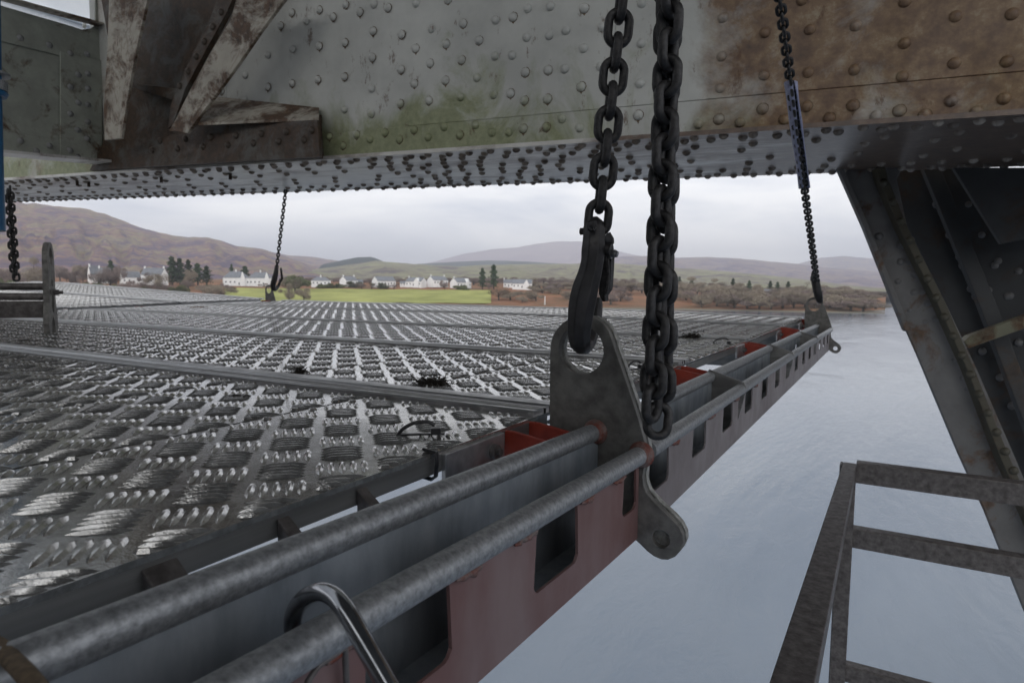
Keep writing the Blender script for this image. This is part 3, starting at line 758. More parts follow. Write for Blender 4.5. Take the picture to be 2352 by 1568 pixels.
# beam along the left side of the deck
lb_ = thing('scaffold_beam', 'dark beam sunk between the two decks on the left carrying the distant lifting plate', 'beam', (-3.9, 1.9, -.05), 'twin tube edge beams of the deck')
def dzl(y): return wz(-3.88, y)
beam_parts(lb_, .7, 3.199, dzl, [], [], [1.3, 2.2], None, ub=(-3.945, -.012), fb=(-3.875, -.018))
mb = MB(); mb.prism([[(x-3.62, 3.20, z+.034) for x, z in lp] for lp in PL], (0, .006, 0)); keep(lb_, mb.build('end_plate', M['plate'], lb_, bevel=.0008))
for y in (1.5, 2.2, 3.1):
    mb = MB(); mb.box((-3.86, y, -.03+wz(-3.88, y)), (-3.835, y+.06, .004+wz(-3.88, y))); keep(lb_, mb.build('hook_plate', M['red'], lb_))

# spare beam standing on the deck at the left
sb = thing('scaffold_beam', 'dark twin tube beam with a tall holed end plate standing on the deck at left', 'beam', (-2.09, .957, .0), 'twin tube edge beams of the deck')
foot = Vector((-2.09, .957, .0)); Nn = Vector((.61, .79, 0)).normalized(); Wn = Vector((.79, -.61, 0)).normalized(); U = Vector((0, 0, 1))
def sp(wd, h, n=0): return foot+Wn*(wd-.045)+U*h+Nn*n
so_ = [(.012, .0), (.002, .03), (.004, .06), (.014, .08), (.016, .12), (.012, .16), (.012, .20), (.014, .235), (.025, .255), (.042, .262), (.060, .257), (.074, .238), (.080, .21), (.082, .15), (.084, .09), (.094, .06), (.099, .03), (.092, .0), (.078, -.006), (.066, .006), (.063, .035), (.050, .048), (.036, .035), (.033, .006), (.024, -.006)]
mb = MB(); mb.prism([[sp(a, b) for a, b in so_], [sp(a, b) for a, b in circ(.045, .222, .016, 18, .024)], [sp(a, b) for a, b in circ(.045, .145, .010, 14, .011)], [sp(a, b) for a, b in circ(.045, .085, .013, 16, .026)], [sp(a, b) for a, b in circ(.068, .120, .006, 12)]], -Nn*.014)
obs = [mb.build('end_plate', M['plate'], sb, bevel=.0008)]
for nm, wd, zz in (('upper_tube', .02, .134), ('front_tube', .072, .106)):
    mb = MB(); mb.sweep([sp(wd, zz, -.014), sp(wd, zz, -1.6)], .0105, 20); obs.append(mb.build(nm, M['dark_steel'], sb, smooth=50))
mb = MB(); mb.beam(sp(.074, .070, -.014), sp(.074, .070, -1.6), Wn*.002, U*.024); obs.append(mb.build('front_web', M['dark_steel'], sb))
mb = MB(); mb.beam(sp(.018, .105, -.16), sp(.018, .105, -1.6), Wn*.002, U*.018); obs.append(mb.build('rear_web', M['dark_steel'], sb))
mb = MB(); mb.sweep([sp(.03, .118, 0), sp(.03, .118, .012)], .008, 6); mb.sweep([sp(.03, .118, .012), sp(.03, .118, .022)], .005, 12); obs.append(mb.build('bolt', M['dark_steel'], sb))
keep(sb, *obs)

# ================================================================== CHAINS
def link_mesh(wire=.0044, W=.0285, Ln=.0390, n=14, m=10):
    R_ = W/2-wire; hl = Ln/2-W/2; pts = []
    for k in range(n+1): a = math.pi*k/n; pts.append((R_*math.cos(a), 0, hl+R_*math.sin(a)))
    for k in range(n+1): a = math.pi+math.pi*k/n; pts.append((R_*math.cos(a), 0, -hl+R_*math.sin(a)))
    mb = MB(); mb.sweep(pts, wire, m, closed=True, upv=(0, 1, 0)); return mb
LINK = None
def put_link(root, c, t, side, scale=1.0):
    global LINK
    t = Vector(t).normalized(); side = Vector(side); side = (side-side.dot(t)*t).normalized(); q = t.cross(side)
    if LINK is None: o = link_mesh().build('link', M['chain'], root, smooth=60); LINK = o.data
    else: o = bpy.data.objects.new('link', LINK); col.objects.link(o); o.parent = root
    m_ = Matrix((side, q, t)).transposed().to_4x4()*1.0; m_.translation = Vector(c)
    m_ = m_ @ Matrix.Diagonal((scale, scale, scale, 1)); o.matrix_basis = Matrix.Translation(-Vector(root.location)) @ m_
    return o
PIT = .0226
def chain_run(root, a, b, side0, twist=90, jit=3, pit=PIT, start=0, maxn=100, scale=1.0):
    a, b = Vector(a), Vector(b); d = (b-a); Ln = d.length; t = d.normalized(); n = int(Ln/pit)+1
    s = Vector(side0); s = (s-s.dot(t)*t).normalized(); rnd = random.Random(11)
    for k in range(min(n, maxn)):
        ang = R(twist*(k % 2)+start+rnd.uniform(-jit, jit)); sd_ = Matrix.Rotation(ang, 3, t) @ s
        put_link(root, a+t*(k*pit), t, sd_, scale)
    return n
vr = right
# main chain
pb = ony(1374.5, 500, .612); pt = ony(1435, -70, .612)
ch = thing('lifting_chain', 'single black steel chain holding the big hook of the near plate', 'chain', pb, 'black lifting chains')
chain_run(ch, pb, pt, vr, 90, 4)
# hook
hk = thing('safety_hook', 'large black self locking hook through the hole of the near lifting plate', 'hook', ony(*z4(730, 500), .61), 'hooks on the lifting chains')
hp = [(738, 372, .612, .0078), (738, 420, .610, .0108), (736, 500, .608, .0116), (730, 590, .606, .0122), (722, 680, .605, .0118), (700, 780, .604, .0124), (668, 890, .603, .0138), (645, 1000, .603, .0142), (630, 1110, .604, .0134), (622, 1210, .606, .0126), (625, 1290, .612, .0116), (640, 1335, .630, .0105), (672, 1325, .655, .0098), (712, 1240, .674, .0088), (745, 1130, .684, .0075), (765, 1020, .688, .0058), (774, 960, .688, .0035)]
sp_ = smoothpath([(*z4(a, b), y, r) for a, b, y, r in hp], 5)
mb = MB(); mb.sweep([ony(a, b, y) for a, b, y, r in sp_], [r*1.04 for *_, r in sp_], 8, flat=.92)
obs = [mb.build('hook_body', M['hook'], hk, smooth=28, bevel=.0022)]
mb = MB()
mb.sweep([ony(*z4(735, 330), .612), ony(*z4(738, 372), .612), ony(*z4(738, 420), .612)], [.004, .0098, .0112], 16)
mb.sweep([ony(*z4(700, 398), .596), ony(*z4(745, 398), .596)], .0052, 14)
obs.append(mb.build('clevis', M['hook'], hk, smooth=60))
mb = MB(); mb.sweep([ony(*z4(632, 442), .61), ony(*z4(660, 442), .61)], .0035, 12); mb.sweep([ony(*z4(722, 398), .5985), ony(*z4(722, 398), .592)], .0045, 16); obs.append(mb.build('pin', M['hook'], hk, smooth=40))
lt = [(862, 575), (874, 640), (871, 720), (860, 890), (826, 942), (825, 992), (800, 992), (770, 930), (775, 800), (800, 640), (835, 575)]
mb = MB(); mb.prism([[ony(*z4(*p), .630) for p in lt]], (0, .010, 0)); obs.append(mb.build('latch', M['chain'], hk, bevel=.0012))
rib = [(842, 600), (850, 760), (845, 880), (832, 930)]
mb = MB(); mb.sweep([ony(*z4(*p), .6285) for p in rib], .0016, 8); obs.append(mb.build('latch_rib', M['chain'], hk, smooth=60))
mb = MB(); mb.sweep([ony(*z4(830, 500), .615), ony(*z4(865, 525), .615), ony(*z4(884, 540), .615)], [.008, .0055, .0022], 10); mb.sweep([ony(*z4(830, 585), .612), ony(*z4(872, 590), .612)], .0065, 10); obs.append(mb.build('trigger', M['hook'], hk, smooth=60))
mb = MB(); mb.sweep([ony(*z4(862, 612), .618), ony(*z4(880, 614), .618)], .0058, 6); mb.sweep([ony(*z4(880, 614), .618), ony(*z4(905, 618), .618)], .0040, 10); mb.sweep([ony(*z4(903, 618), .618), ony(*z4(922, 622), .618)], .0032, 6); obs.append(mb.build('bolt', M['zinc'], hk, smooth=30))
keep(hk, *obs)
# doubled chain hanging slack
dc = thing('slack_chain', 'thick doubled black chain hanging slack in front of the long beam', 'chain', ony(1510, 960, .60), 'black lifting chains')
A = ony(1508, 955, .600); B = ony(1546, -70, .598); C_ = ony(1520, 905, .614); D_ = ony(1562, -70, .614)
put_link(dc, ony(1511, 965, .606), (0, .3, 1), vr, 1.0)
tt = (B-A).normalized()
A2 = A+tt*.012+vr*(-.0045); chain_run(dc, A2, B+vr*(-.001), vr, 90, 8, start=45, scale=1.03, pit=.0233)
chain_run(dc, C_+vr*.0005+tt*.011, D_-vr*.012+Vector((0, .004, 0)), vr, 90, 8, start=-45, scale=1.03, pit=.0233)
# right sling
rb = ony(1877, 655, 3.195); rt = ony(1783, -60, 1.66)
rc = thing('lifting_chain', 'thin long chain with a lilac sleeve running down to the far lifting plate', 'chain', rb, 'black lifting chains')
n_ = chain_run(rc, rb+(rt-rb).normalized()*.045, rt, vr, 90, 4, start=0)
mb = MB()
dv = (rt-rb)
def at_row(py):
    lo, hi = 0., 1.
    for _ in range(40):
        mid = (lo+hi)/2; p = MW.transposed() @ (rb+dv*mid-ORG); yy = CYP+FPX*p.y/p.z
        if yy > py: lo = mid
        else: hi = mid
    return rb+dv*lo
pts = []
for py in (190, 230, 280, 330, 380, 432):
    pts.append(at_row(py))
mb2 = MB(); n = 10; k = 12
for i, p in enumerate(pts):
    for j in range(k):
        a = R(-150+300*j/(k-1)) if i > 2 else R(-170+340*j/(k-1))
        rr = .0175+.0015*math.sin(i*2.1+j)
        q = p+vr*math.sin(a)*rr+Vector((right.y, -right.x, 0))*(-math.cos(a))*rr*1.1
        mb2.v.append(tuple(q))
for i in range(len(pts)-1):
    for j in range(k-1): a = i*k+j; mb2.f.append((a, a+1, a+k+1, a+k))
slv = mb2.build('chain_sleeve', M['sleeve'], None, smooth=70); slv.modifiers.new('s', 'SOLIDIFY').thickness = .0012
tag(slv, 'torn lilac plastic sleeve around the thin chain in front of the rusty girder', 'sleeve')
rh = thing('safety_hook', 'small dark hook on the thin chain at the far lifting plate', 'hook', rb, 'hooks on the lifting chains')
mb = MB(); q = [(1870, 625, 3.16, .012), (1872, 640, 3.165, .017), (1876, 662, 3.17, .018), (1880, 680, 3.18, .017), (1883, 690, 3.2, .014), (1885, 684, 3.235, .010), (1886, 668, 3.24, .006)]
sq = smoothpath(q, 4); mb.sweep([ony(a, b, y) for a, b, y, r in sq], [r for *_, r in sq], 12); keep(rh, mb.build('hook_body', M['hook'], rh, smooth=70))
mb = MB(); mb.box(tuple(ony(1866, 640, 3.165)-Vector((.008, .004, .01))), tuple(ony(1866, 640, 3.165)+Vector((.004, .004, .01)))); keep(rh, mb.build('bolt', M['hook'], rh))
# left distant chain
lb0 = ony(634, 628, 3.22); lt0 = ony(656, 438, 3.24)
lc = thing('lifting_chain', 'distant black chain rising from the far left plate to the girder soffit', 'chain', lb0, 'black lifting chains')
chain_run(lc, lb0, lt0+(lt0-lb0).normalized()*.03, vr, 90, 4)
lh = thing('safety_hook', 'distant black hook through the far left lifting plate', 'hook', lb0, 'hooks on the lifting chains')
q = [(635, 612, 3.18, .012), (634, 626, 3.175, .017), (630, 642, 3.17, .020), (627, 656, 3.175, .019), (631, 664, 3.2, .016), (640, 655, 3.24, .011), (644, 640, 3.245, .006)]
sq = smoothpath(q, 4); mb = MB(); mb.sweep([ony(a, b, y) for a, b, y, r in sq], [r for *_, r in sq], 12); keep(lh, mb.build('hook_body', M['hook'], lh, smooth=70))
mb = MB(); mb.sweep([ony(645, 615, 3.19), ony(648, 640, 3.2), ony(643, 650, 3.22)], [.006, .009, .004], 8); keep(lh, mb.build('latch', M['hook'], lh, smooth=70))
# left bundle of chain
XL = -3.0
b0 = onx(35, 636, XL); b1 = onx(22, 452, XL)
lc2 = thing('slack_chain', 'doubled dark chain hanging at the far left above the tubes', 'chain', b0, 'black lifting chains')
chain_run(lc2, b0+vr*.004, b1+vr*.004+(b1-b0).normalized()*.03, vr, 90, 6, start=45, maxn=50); chain_run(lc2, b0-vr*.005+(b1-b0).normalized()*.011, b1-vr*.005+(b1-b0).normalized()*.03, vr, 90, 6, start=-45, maxn=50)

# ================================================================== BRIDGE
G = ray(-1700, 525); gd = Vector((G.x, G.y, 0)).normalized()           # runs away to the left
gn = Vector((gd.y, -gd.x, 0));
if gn.dot(Vector((0, -1, 0))) < 0: gn = -gn                             # towards the camera
pn = dep(1508, 310, 2.5374); pf = dep(1508, 409, 3.4878); pf.z = pn.z-.006
def gface(px, py, off=0.0):
    r = ray(px, py); q = pn+gn*off; return ORG+r*((q-ORG).dot(gn)/r.dot(gn))
def gsof(px, py):
    n_ = (Vector(G)).cross(pf-pn).normalized(); r = ray(px, py); return ORG+r*((pn-ORG).dot(n_)/r.dot(n_))
gird = thing('riveted_girder', 'huge grey riveted steel girder with green algae and rust crossing above the deck', 'girder', pn)
GL, GR = 9.0, -2.6
def gp(u, w_, z=0): p = pn+G*u-gn*w_; return Vector((p.x, p.y, p.z+z))
wd = (pf-pn).dot(-gn)
US = (gface(215, 250)-pn).dot(gd)
mb = MB(); mb.prism([[gp(GR, 0), gp(GL, 0), gp(GL, 0, .30), gp(US, 0, .30), gp(US, 0, 1.7), gp(GR, 0, 1.7)]], -gn*.02); obs = [mb.build('web_plate', M['girder'], gird)]
mb = MB(); mb.prism([[gp(GR, wd-.02), gp(GL, wd-.02), gp(GL, wd-.02, .30), gp(US-.3, wd-.02, .30), gp(US-.3, wd-.02, 1.7), gp(GR, wd-.02, 1.7)]], -gn*.02); obs.append(mb.build('rear_web_plate', M['girder'], gird))
mb = MB(); mb.prism([[gp(GR, -.028, -.018), gp(GL, -.028, -.018), gp(GL, wd+.02, -.018), gp(GR, wd+.02, -.018)]], (0, 0, .017)); obs.append(mb.build('soffit_plate', M['soffit'], gird))
# bottom angle and raised cover plates
sl_ = G.z
def up_line(px): return 287-(px-784)*.0667 if px < 1569 else 230-(px-1569)*.051
a0, a1 = gface(-200, 352, .010), gface(2700, 172, .010)
mb = MB(); mb.prism([[gp(GR, 0, .0), gp(GL, 0, .0), gp(GL, 0, .115), gp(GR, 0, .115)]], gn*.010); obs.append(mb.build('bottom_angle', M['girder'], gird, bevel=.002))
for (xa, xb, t) in ((936, 1411, .004), (1411+2, 2600, .0065), (300, 520, .004)):
    u0 = (gface(xa, 200)-pn).dot(gd); u1 = (gface(xb, 200)-pn).dot(gd)
    mb = MB(); mb.prism([[gp(u0, 0, .118), gp(u1, 0, .118), gp(u1, 0, 1.69), gp(u0, 0, 1.69)]], gn*t); obs.append(mb.build('cover_plate', M['girder'], gird, bevel=.001))
mb = MB(); mb.beam(gp(GR, -.030, -.001), gp(GL, -.030, -.001), gn*.004, Vector((0, 0, .008))); 
keep(gird, *obs)
RV = [cb(*p) for p in [(30,35),(222,30),(127,85),(320,55),(515,25),(735,0),(1283,60),(1440,45),(1673,60),(2072,25),(1183,120),(1062,140),(838,165),(622,200),(218,215),(415,240),(25,295),(512,335),(722,305),(948,280),(1277,258),(1432,245),(1547,210),(1797,188),(2067,300),(213,398),(410,480),(612,437),(828,415),(1058,388),(1177,382),(1668,333),(1787,458),(1425,485),(1538,475),(22,530),(207,610),(503,577),(717,555),(935,535),(1267,500),(1652,600),(2057,577),(20,755),(405,715),(603,695),(823,668),(1047,653),(1165,645),(1260,693),(1420,683),(205,785),(500,895),(707,875),(925,860),(1253,887),(1410,877),(1520,818),(1773,805),(2045,795),(1642,880),(1037,912),(1153,910),(815,930),(300,915),(105,930),(197,960),(12,1005),(400,960),(598,945)]]
RV += [cc(*p) for p in [(275,125),(565,228),(873,207),(1190,180),(1527,15),(1525,300),(1877,115),(1868,438),(2265,100),(2230,425),(267,390),(560,520),(862,500),(1180,483),(1510,530),(258,608),(548,752),(850,735),(1170,728),(1490,765),(1845,695),(2210,680),(105,855),(247,822),(392,845),(698,825),(1007,815),(1330,800),(1665,795),(2020,770),(820,5)]]
RV += [ca(*p) for p in [(2010,90),(2200,70),(1935,180),(2110,150),(2295,120),(2015,340),(2200,320),(1845,380),(1690,520),(2190,550),(2012,575),(1845,600),(1528,630),(1690,690),(2120,775),(2270,940),(2180,1015)]]
M['rust_ring'] = simple('rust_ring', (.09, .055, .03), (.17, .125, .08), 40, .8, 0, 0)
M['rivet'] = rustymat('painted_rivet', (.27, .275, .275), .60, (.04, .025, .018), (.14, .08, .045))
RV.sort(key=lambda p: -p[0])
rm_ = MB(); rm_.dome((0, 0, 0), (0, 0, 1), .0195, 16, 1.0, 6); rme = None
rest = MB(); rs_ = MB(); rr_ = random.Random(21)
rot = gn.to_track_quat('Z', 'Y')
for i, p in enumerate(RV):
    q = gface(*p, .005)
    u = (q-pn).dot(gd); below = q.z < pn.z+G.z*u+.118
    q = gface(*p, .0102 if below else .0045)
    if rr_.random() < .62:                 # rust weeping round the head and down the plate
        e1, e2 = gd, Vector((0, 0, 1)); c0_ = q+gn*.0005; ring = []
        for k in range(20):
            a = 2*math.pi*k/20; r_ = rr_.uniform(.0203, .0232)*(1+(.6*rr_.random() if abs(a-1.5*math.pi) < .22 else 0))
            ring.append(c0_+(e1*math.cos(a)+e2*math.sin(a))*r_)
        rs_.add(ring, [tuple(range(20))])
    if i < 96:
        if rme is None: o = rm_.build('rivet', M['girder'], gird, smooth=60); rme = o.data
        else: o = bpy.data.objects.new('rivet', rme); col.objects.link(o); o.parent = gird
        o.location = q-gird.location; o.rotation_euler = rot.to_euler()
    else: rest.dome(q, gn, .0185, 12, 1.0, 4)
rs_o = rs_.build('rust_stain', M['rust_ring'], gird, fix=False); rs_o['kind'] = 'stuff'; keep(gird, rs_o)
# rivets higher up, out of the picture's top, carry on the pattern
for i in range(60):
    u = -1.4+i*.12; rest.dome(gp(u, -.005, .90+.03*(i % 2)), gn, .0185, 10, .8, 3)
o = rest.build('rivets', M['girder'], gird, smooth=60, fix=False); o['kind'] = 'stuff'; keep(gird, o)
sr = MB(); rnd = random.Random(9)
def srv(u, w_, r=.018):
    q = gp(u, w_, -.018); sr.dome(q, (0, 0, -1), r, 12, .85, 4)
u = -1.6
while u < 8.2:
    j = lambda: rnd.uniform(-.012, .012)
    srv(u+j(), .012+j()); srv(u+.055+j(), .055)
    srv(u+j(), wd-.02); srv(u+.055+j(), wd-.065)
    dense = .05 < u < 1.55
    if dense:
        for k, w_ in enumerate((.13, .22, .31, .42, .52, .62, .72, .81)): srv(u+(.055 if k % 2 else 0)+j()*1.6, w_*wd/.93+j()*1.4) if rnd.random() < .86 else None
    else:
        if int(u*9) % 2: srv(u+.03, .18*wd); srv(u+.09, .30*wd)
        if int(u*9) % 3 == 0: srv(u, .50*wd); srv(u+.1, .62*wd)
        srv(u+.02, .80*wd)
    u += .112
o = sr.build('soffit_rivets', M['sof_rivet'], gird, smooth=60, fix=False); o['kind'] = 'stuff'; keep(gird, o)
for (x_, y_) in ((530, 1215), (610, 1225), (1110, 1190), (1585, 1165)):           # bolts hanging from the soffit lip
    px, py = ca(x_, y_); p = gsof(px, py+4); mb = MB(); mb.sweep([p+Vector((0, 0, .01)), p+Vector((0, 0, -.016))], .019, 6); mb.sweep([p+Vector((0, 0, -.015)), p+Vector((0, 0, -.052))], .010, 10)
    keep(gird, mb.build('bolt', M['gusset'], gird))

# knee brace and gusset in front of the girder, upper left
def slab(pts, off, th, nm, mat, parent, bev=.002):
    mb = MB(); mb.prism([[gface(*p, off) for p in pts]], -gn*th); o = mb.build(nm, mat, parent, bevel=bev); keep(parent, o); return o
kb = thing('knee_brace', 'rusty cream diagonal brace and dark gusset plates bolted to the girder at upper left', 'brace', gface(400, 300, .2))
slab([(222, -60), (700, -60), (560, 60), (440, 235), (730, 262), (730, 292), (735, 362), (205, 392), (236, 330), (250, 100)], .05, .03, 'gusset_plate', M['gusset'], kb)
slab([(252, -60), (348, -60), (335, 0), (318, 80), (296, 190), (276, 318), (240, 322), (238, 250), (247, 100)], .30, .016, 'flange', M['brace'], kb)
slab([(336, -60), (352, -60), (338, 0), (320, 80), (298, 190), (278, 318), (268, 318), (286, 190), (308, 80), (322, 0)], .317, .016, 'flange_edge', M['brace'], kb)
slab([(550, -30), (680, -60), (652, 0), (600, 70), (545, 150), (490, 225), (452, 275), (430, 306), (388, 300), (400, 280), (440, 200), (490, 110), (530, 45)], .28, .018, 'diagonal_angle', M['brace'], kb)
slab([(520, -60), (560, -60), (520, 30), (470, 120), (425, 205), (398, 285), (386, 296), (392, 240), (430, 150), (480, 50)], .20, .03, 'diagonal_web', M['gusset'], kb)
slab([(300, 190), (440, 208), (448, 216), (430, 240), (296, 198)], .14, .10, 'shelf_plate', M['gusset'], kb)
mb = MB(); tp = [gface(455, 282, .26), gface(497, 222, .03), gface(733, 247, .02), gface(732, 270, .14)]
mb.prism([tp], (0, 0, -.014)); keep(kb, mb.build('shelf_plate', M['brace'], kb, bevel=.002))
slab([(455, 290), (728, 275), (734, 360), (300, 385), (290, 345)], .17, .02, 'lower_plate', M['gusset'], kb)
RM = {}
def rivet_at(root, p, n_, mt='rivet'):
    if mt not in RM:
        q = MB(); q.dome((0, 0, 0), (0, 0, 1), .018, 14, .9, 4); o = q.build('rivet', M[mt], root, smooth=60); RM[mt] = o.data
    else: o = bpy.data.objects.new('rivet', RM[mt]); col.objects.link(o); o.parent = root
    o.location = Vector(p)-root.location; o.rotation_euler = Vector(n_).to_track_quat('Z', 'Y').to_euler(); return o
for k in range(7):
    for jj in range(2): rivet_at(kb, gface(350+k*58+jj*18, 345-k*4-jj*22, .171), gn, 'gusset')
for k in range(6): rivet_at(kb, gface(508-k*19, 28+k*34, .201), gn, 'gusset')


# stringer at the left, running along the bridge to the girder
XS = gface(232, 250, 0).x
st = thing('bridge_stringer', 'grey riveted stringer beam meeting the girder at the left under a bright gap', 'stringer', (XS, 1.5, 1.0))
def xs(px, py, dx=0): return onx(px, py, XS+dx)
def xslab(pts, dx, th, nm, mat, bev=.002):
    mb = MB(); mb.prism([[xs(*p, dx) for p in pts]], (-th, 0, 0)); o = mb.build(nm, mat, st, bevel=bev); keep(st, o); return o
xslab([(-60, 60), (0, 78), (250, 150), (250, 372), (0, 352), (-60, 347)], 0, .015, 'web_plate', M['stringer'])
xslab([(-60, -10), (0, 12), (60, 30), (150, 56), (188, 68), (208, 66), (219, 58), (219, -60), (250, -60), (250, 150), (138, 128), (0, 94), (-60, 78)], .012, .012, 'top_angle', M['stringer'])
xslab([(139, 118), (236, 140), (234, 368), (208, 372), (139, 364)], .024, .012, 'end_angle', M['stringer'])
xslab([(-60, 288), (0, 297), (138, 322), (138, 364), (0, 352), (-60, 346)], .012, .012, 'bottom_angle', M['stringer'])
mb = MB(); q = [xs(-60, 347, .013), xs(240, 374, .013)]; mb.prism([[q[0], q[1], q[1]+Vector((.16, 0, -.0)), q[0]+Vector((.16, 0, 0))]], (0, 0, -.016)); keep(st, mb.build('bottom_flange', M['soffit'], st))
mb = MB(); q = [xs(-60, -14, .01), xs(225, 62, .01)]; mb.prism([[q[0], q[1], q[1]+Vector((.07, 0, -.0)), q[0]+Vector((.07, 0, 0))]], (0, 0, .012)); keep(st, mb.build('top_flange', M['brace'], st))
rk = MB()
for (a, b) in [(540,515),(605,508),(485,598),(605,612),(540,708),(605,722),(485,785),(603,838),(535,895),(600,955),(482,1035),(535,1080),(485,368),(600,375),(340,1005),(140,970),(250,1040),(340,312),(140,262)]:
    px, py = ca(a, b); rivet_at(st, xs(px, py, .024 if a > 400 else .012), (1, 0, 0))
# pale corrugated cladding seen through the gap
cl = MB()
for k in range(9):
    z_ = 1.6+k*.42
    cl.box((XS-3.0, -3, z_), (XS-2.95, 4.2, z_+.385)); cl.box((XS-2.97, -3, z_+.386), (XS-2.90, 4.2, z_+.419))
tag(cl.build('cladding_sheet', M['white_sheet']), 'white ribbed cladding glimpsed through the gap at the top left corner', 'cladding')

# diagonal strut on the right
sk = thing('bridge_strut', 'dark riveted diagonal strut with a grey flange leaning at the right', 'strut', dep(2100, 760, 3.1))
def sd3(px, py, D): return dep(px, py, D-.35*(px-1950)/400)
def sslab(pts, D, th, nm, mat, bev=.003, ex=None):
    pr = [sd3(*p, D) for p in pts]; vdir = (MW @ Vector((.10, 0, 1))).normalized()
    # keep the outline planar
    o_ = pr[0]; n_ = (pr[1]-pr[0]).cross(pr[len(pr)//2]-pr[0]).normalized()
    pr = [ORG+(ray(*p))*((o_-ORG).dot(n_)/ray(*p).dot(n_)) for p in pts]
    mb = MB(); mb.prism([pr], vdir*th); o = mb.build(nm, mat, sk, bevel=bev); keep(sk, o); return pr
sslab([(1924, 385), (2075, 385), (2060, 410), (2085, 523), (2170, 690), (2245, 850), (2330, 1046), (2400, 1210), (2480, 1400), (2540, 1600), (2440, 1600), (2352, 1395), (2262, 1170), (2205, 1046), (2108, 815), (2084, 761), (2078, 757), (1985, 523), (1932, 403)], 3.02, .018, 'flange_plate', M['strut'])
sslab([(1924, 385), (1937, 385), (1946, 403), (1998, 523), (2092, 757), (2084, 761), (2078, 757), (1985, 523), (1932, 403)], 2.985, .03, 'edge_angle', M['strut'])
sslab([(2012, 385), (2034, 385), (2040, 410), (2086, 523), (2170, 690), (2240, 850), (2318, 1046), (2390, 1210), (2470, 1400), (2450, 1400), (2368, 1210), (2296, 1046), (2222, 850), (2150, 690), (2066, 523), (2018, 410)], 2.955, .05, 'inner_angle', M['strut_edge'])
sslab([(2030, 385), (2700, 385), (2700, 1650), (2550, 1600), (2400, 1210), (2318, 1046), (2240, 850), (2170, 690), (2086, 523)], 3.25, .02, 'web_plate', M['strut_web'])
sslab([(2215, 783), (2230, 770), (2700, 600), (2700, 640), (2352, 755), (2225, 800)], 3.05, .05, 'batten', M['cream'])
sslab([(2120, 385), (2160, 385), (2290, 700), (2420, 1046), (2560, 1400), (2520, 1400), (2380, 1046), (2250, 700)], 3.17, .03, 'web_angle', M['strut_web'])
sslab([(2190, 385), (2800, 385), (2800, 470), (2300, 560)], 3.0, .02, 'gusset_plate', M['strut_web'])
rk = MB(); fd = -(MW @ Vector((.05, 0, 1))).normalized()
def srk(a, b, D=3.01): rivet_at(sk, sd3(1569+.3335*a, 523+.3335*b, D), fd, 'strut')
for (a, b) in [(1350,60),(1500,120),(1500,235),(1560,225),(1480,370),(1595,320),(1590,445),(1645,440),(1560,570),(1685,520),(1735,630),(1665,650),(1640,765),(1865,910),(1920,1035),(1950,1110),(2000,1235),(2035,1310),(2085,1430),(2110,1500)]: srk(a, b)
for k in range(26):
    yy = 420+k*44; xx = 2026+(yy-410)*.452
    if yy < 1500: rivet_at(sk, sd3(xx, yy, 2.945), fd, 'strut_edge')
for k in range(9):
    for q_ in (0, 1): rivet_at(sk, sd3(2150+k*30+q_*75, 470+k*70, 3.235), fd, 'strut')
for (a, b) in [(2210,90),(2170,230),(2310,300),(2100,430),(2250,470),(2060,850),(2260,1225),(2180,1030),(2310,790),(1900,200),(1980,420)]: srk(a, b, 3.235)

# unseen bridge floor sized for shade, plus an added light-blocking wall behind the camera
mb = MB(); mb.box((-4.6, -2.1, 3.4), (3.4, 4.8, 3.6)); mb.box((-6.5, -2.6, -.1), (2.2, -2.3, 2.5))
tag(mb.build('floor_and_rear_blocker', M['floor_blocker_paint']), kind='structure')

# ================================================================== RAIL FRAME lower right
cn = dep(1950, 1062, 1.62); zt = cn.z
rf = thing('rail_frame', 'dark steel angle rail frame below the beam at lower right', 'rail frame', cn)
obs = []
def pz(px, py, z): return onz(px, py, z)
c0 = onz(1966, 1064, zt)
def bar(a, b, wv, hv, nm, bev=.0015):
    mb = MB(); mb.beam(a, b, wv, hv); o = mb.build(nm, M['dark_steel'], rf, bevel=bev); obs.append(o)
Ys = c0.y; Xs = c0.x
bw = (onz(1966, 1064, zt)-onz(1937, 1061, zt)).length
zmid = lambda px, py: (ony(px, py, Ys)).z
# top bar towards the camera
fl, fr_ = onz(1937, 1060, zt), onz(1967, 1064, zt); nl, nr2 = onz(1762, 1580, zt), onz(1869, 1580, zt); nl = fl+(nl-fl)*1.25; nr2 = fr_+(nr2-fr_)*1.25
mb = MB(); mb.prism([[fl, fr_, nr2, nl]], (0, 0, -.006)); obs.append(mb.build('side_rail', M['dark_steel'], rf, bevel=.0015))
mb = MB(); mb.prism([[fr_+Vector((-.001, 0, -.007)), nr2+Vector((-.001, 0, -.007)), nr2+Vector((-.001, 0, -.045)), fr_+Vector((-.001, 0, -.045))]], (-.005, 0, 0)); obs.append(mb.build('side_rail_leg', M['dark_steel'], rf, bevel=.0015))
for k, (ya, yb) in enumerate([(1063, 1109), (1216, 1259), (1537, 1572)]):
    za = zmid(1966, ya); zb_ = zmid(1966, yb)
    bar((Xs+.001, Ys+.003, (za+zb_)/2), (Xs+1.6, Ys+.003, (za+zb_)/2), (0, .003, 0), (0, 0, (za-zb_)/2), 'cross_rail')
    bar((Xs+.001, Ys+.022, za-.003), (Xs+1.6, Ys+.022, za-.003), (0, .0155, 0), (0, 0, .003), 'cross_rail_leg')
bar((Xs-.016, Ys-.004, zt-.008), (Xs-.016, Ys-.004, zt-1.0), (.018, 0, 0), (0, .003, 0), 'post')
bar((Xs-.033, Ys+.018, zt-.008), (Xs-.033, Ys+.018, zt-1.0), (.003, 0, 0), (0, .018, 0), 'post_leg')
keep(rf, *obs)

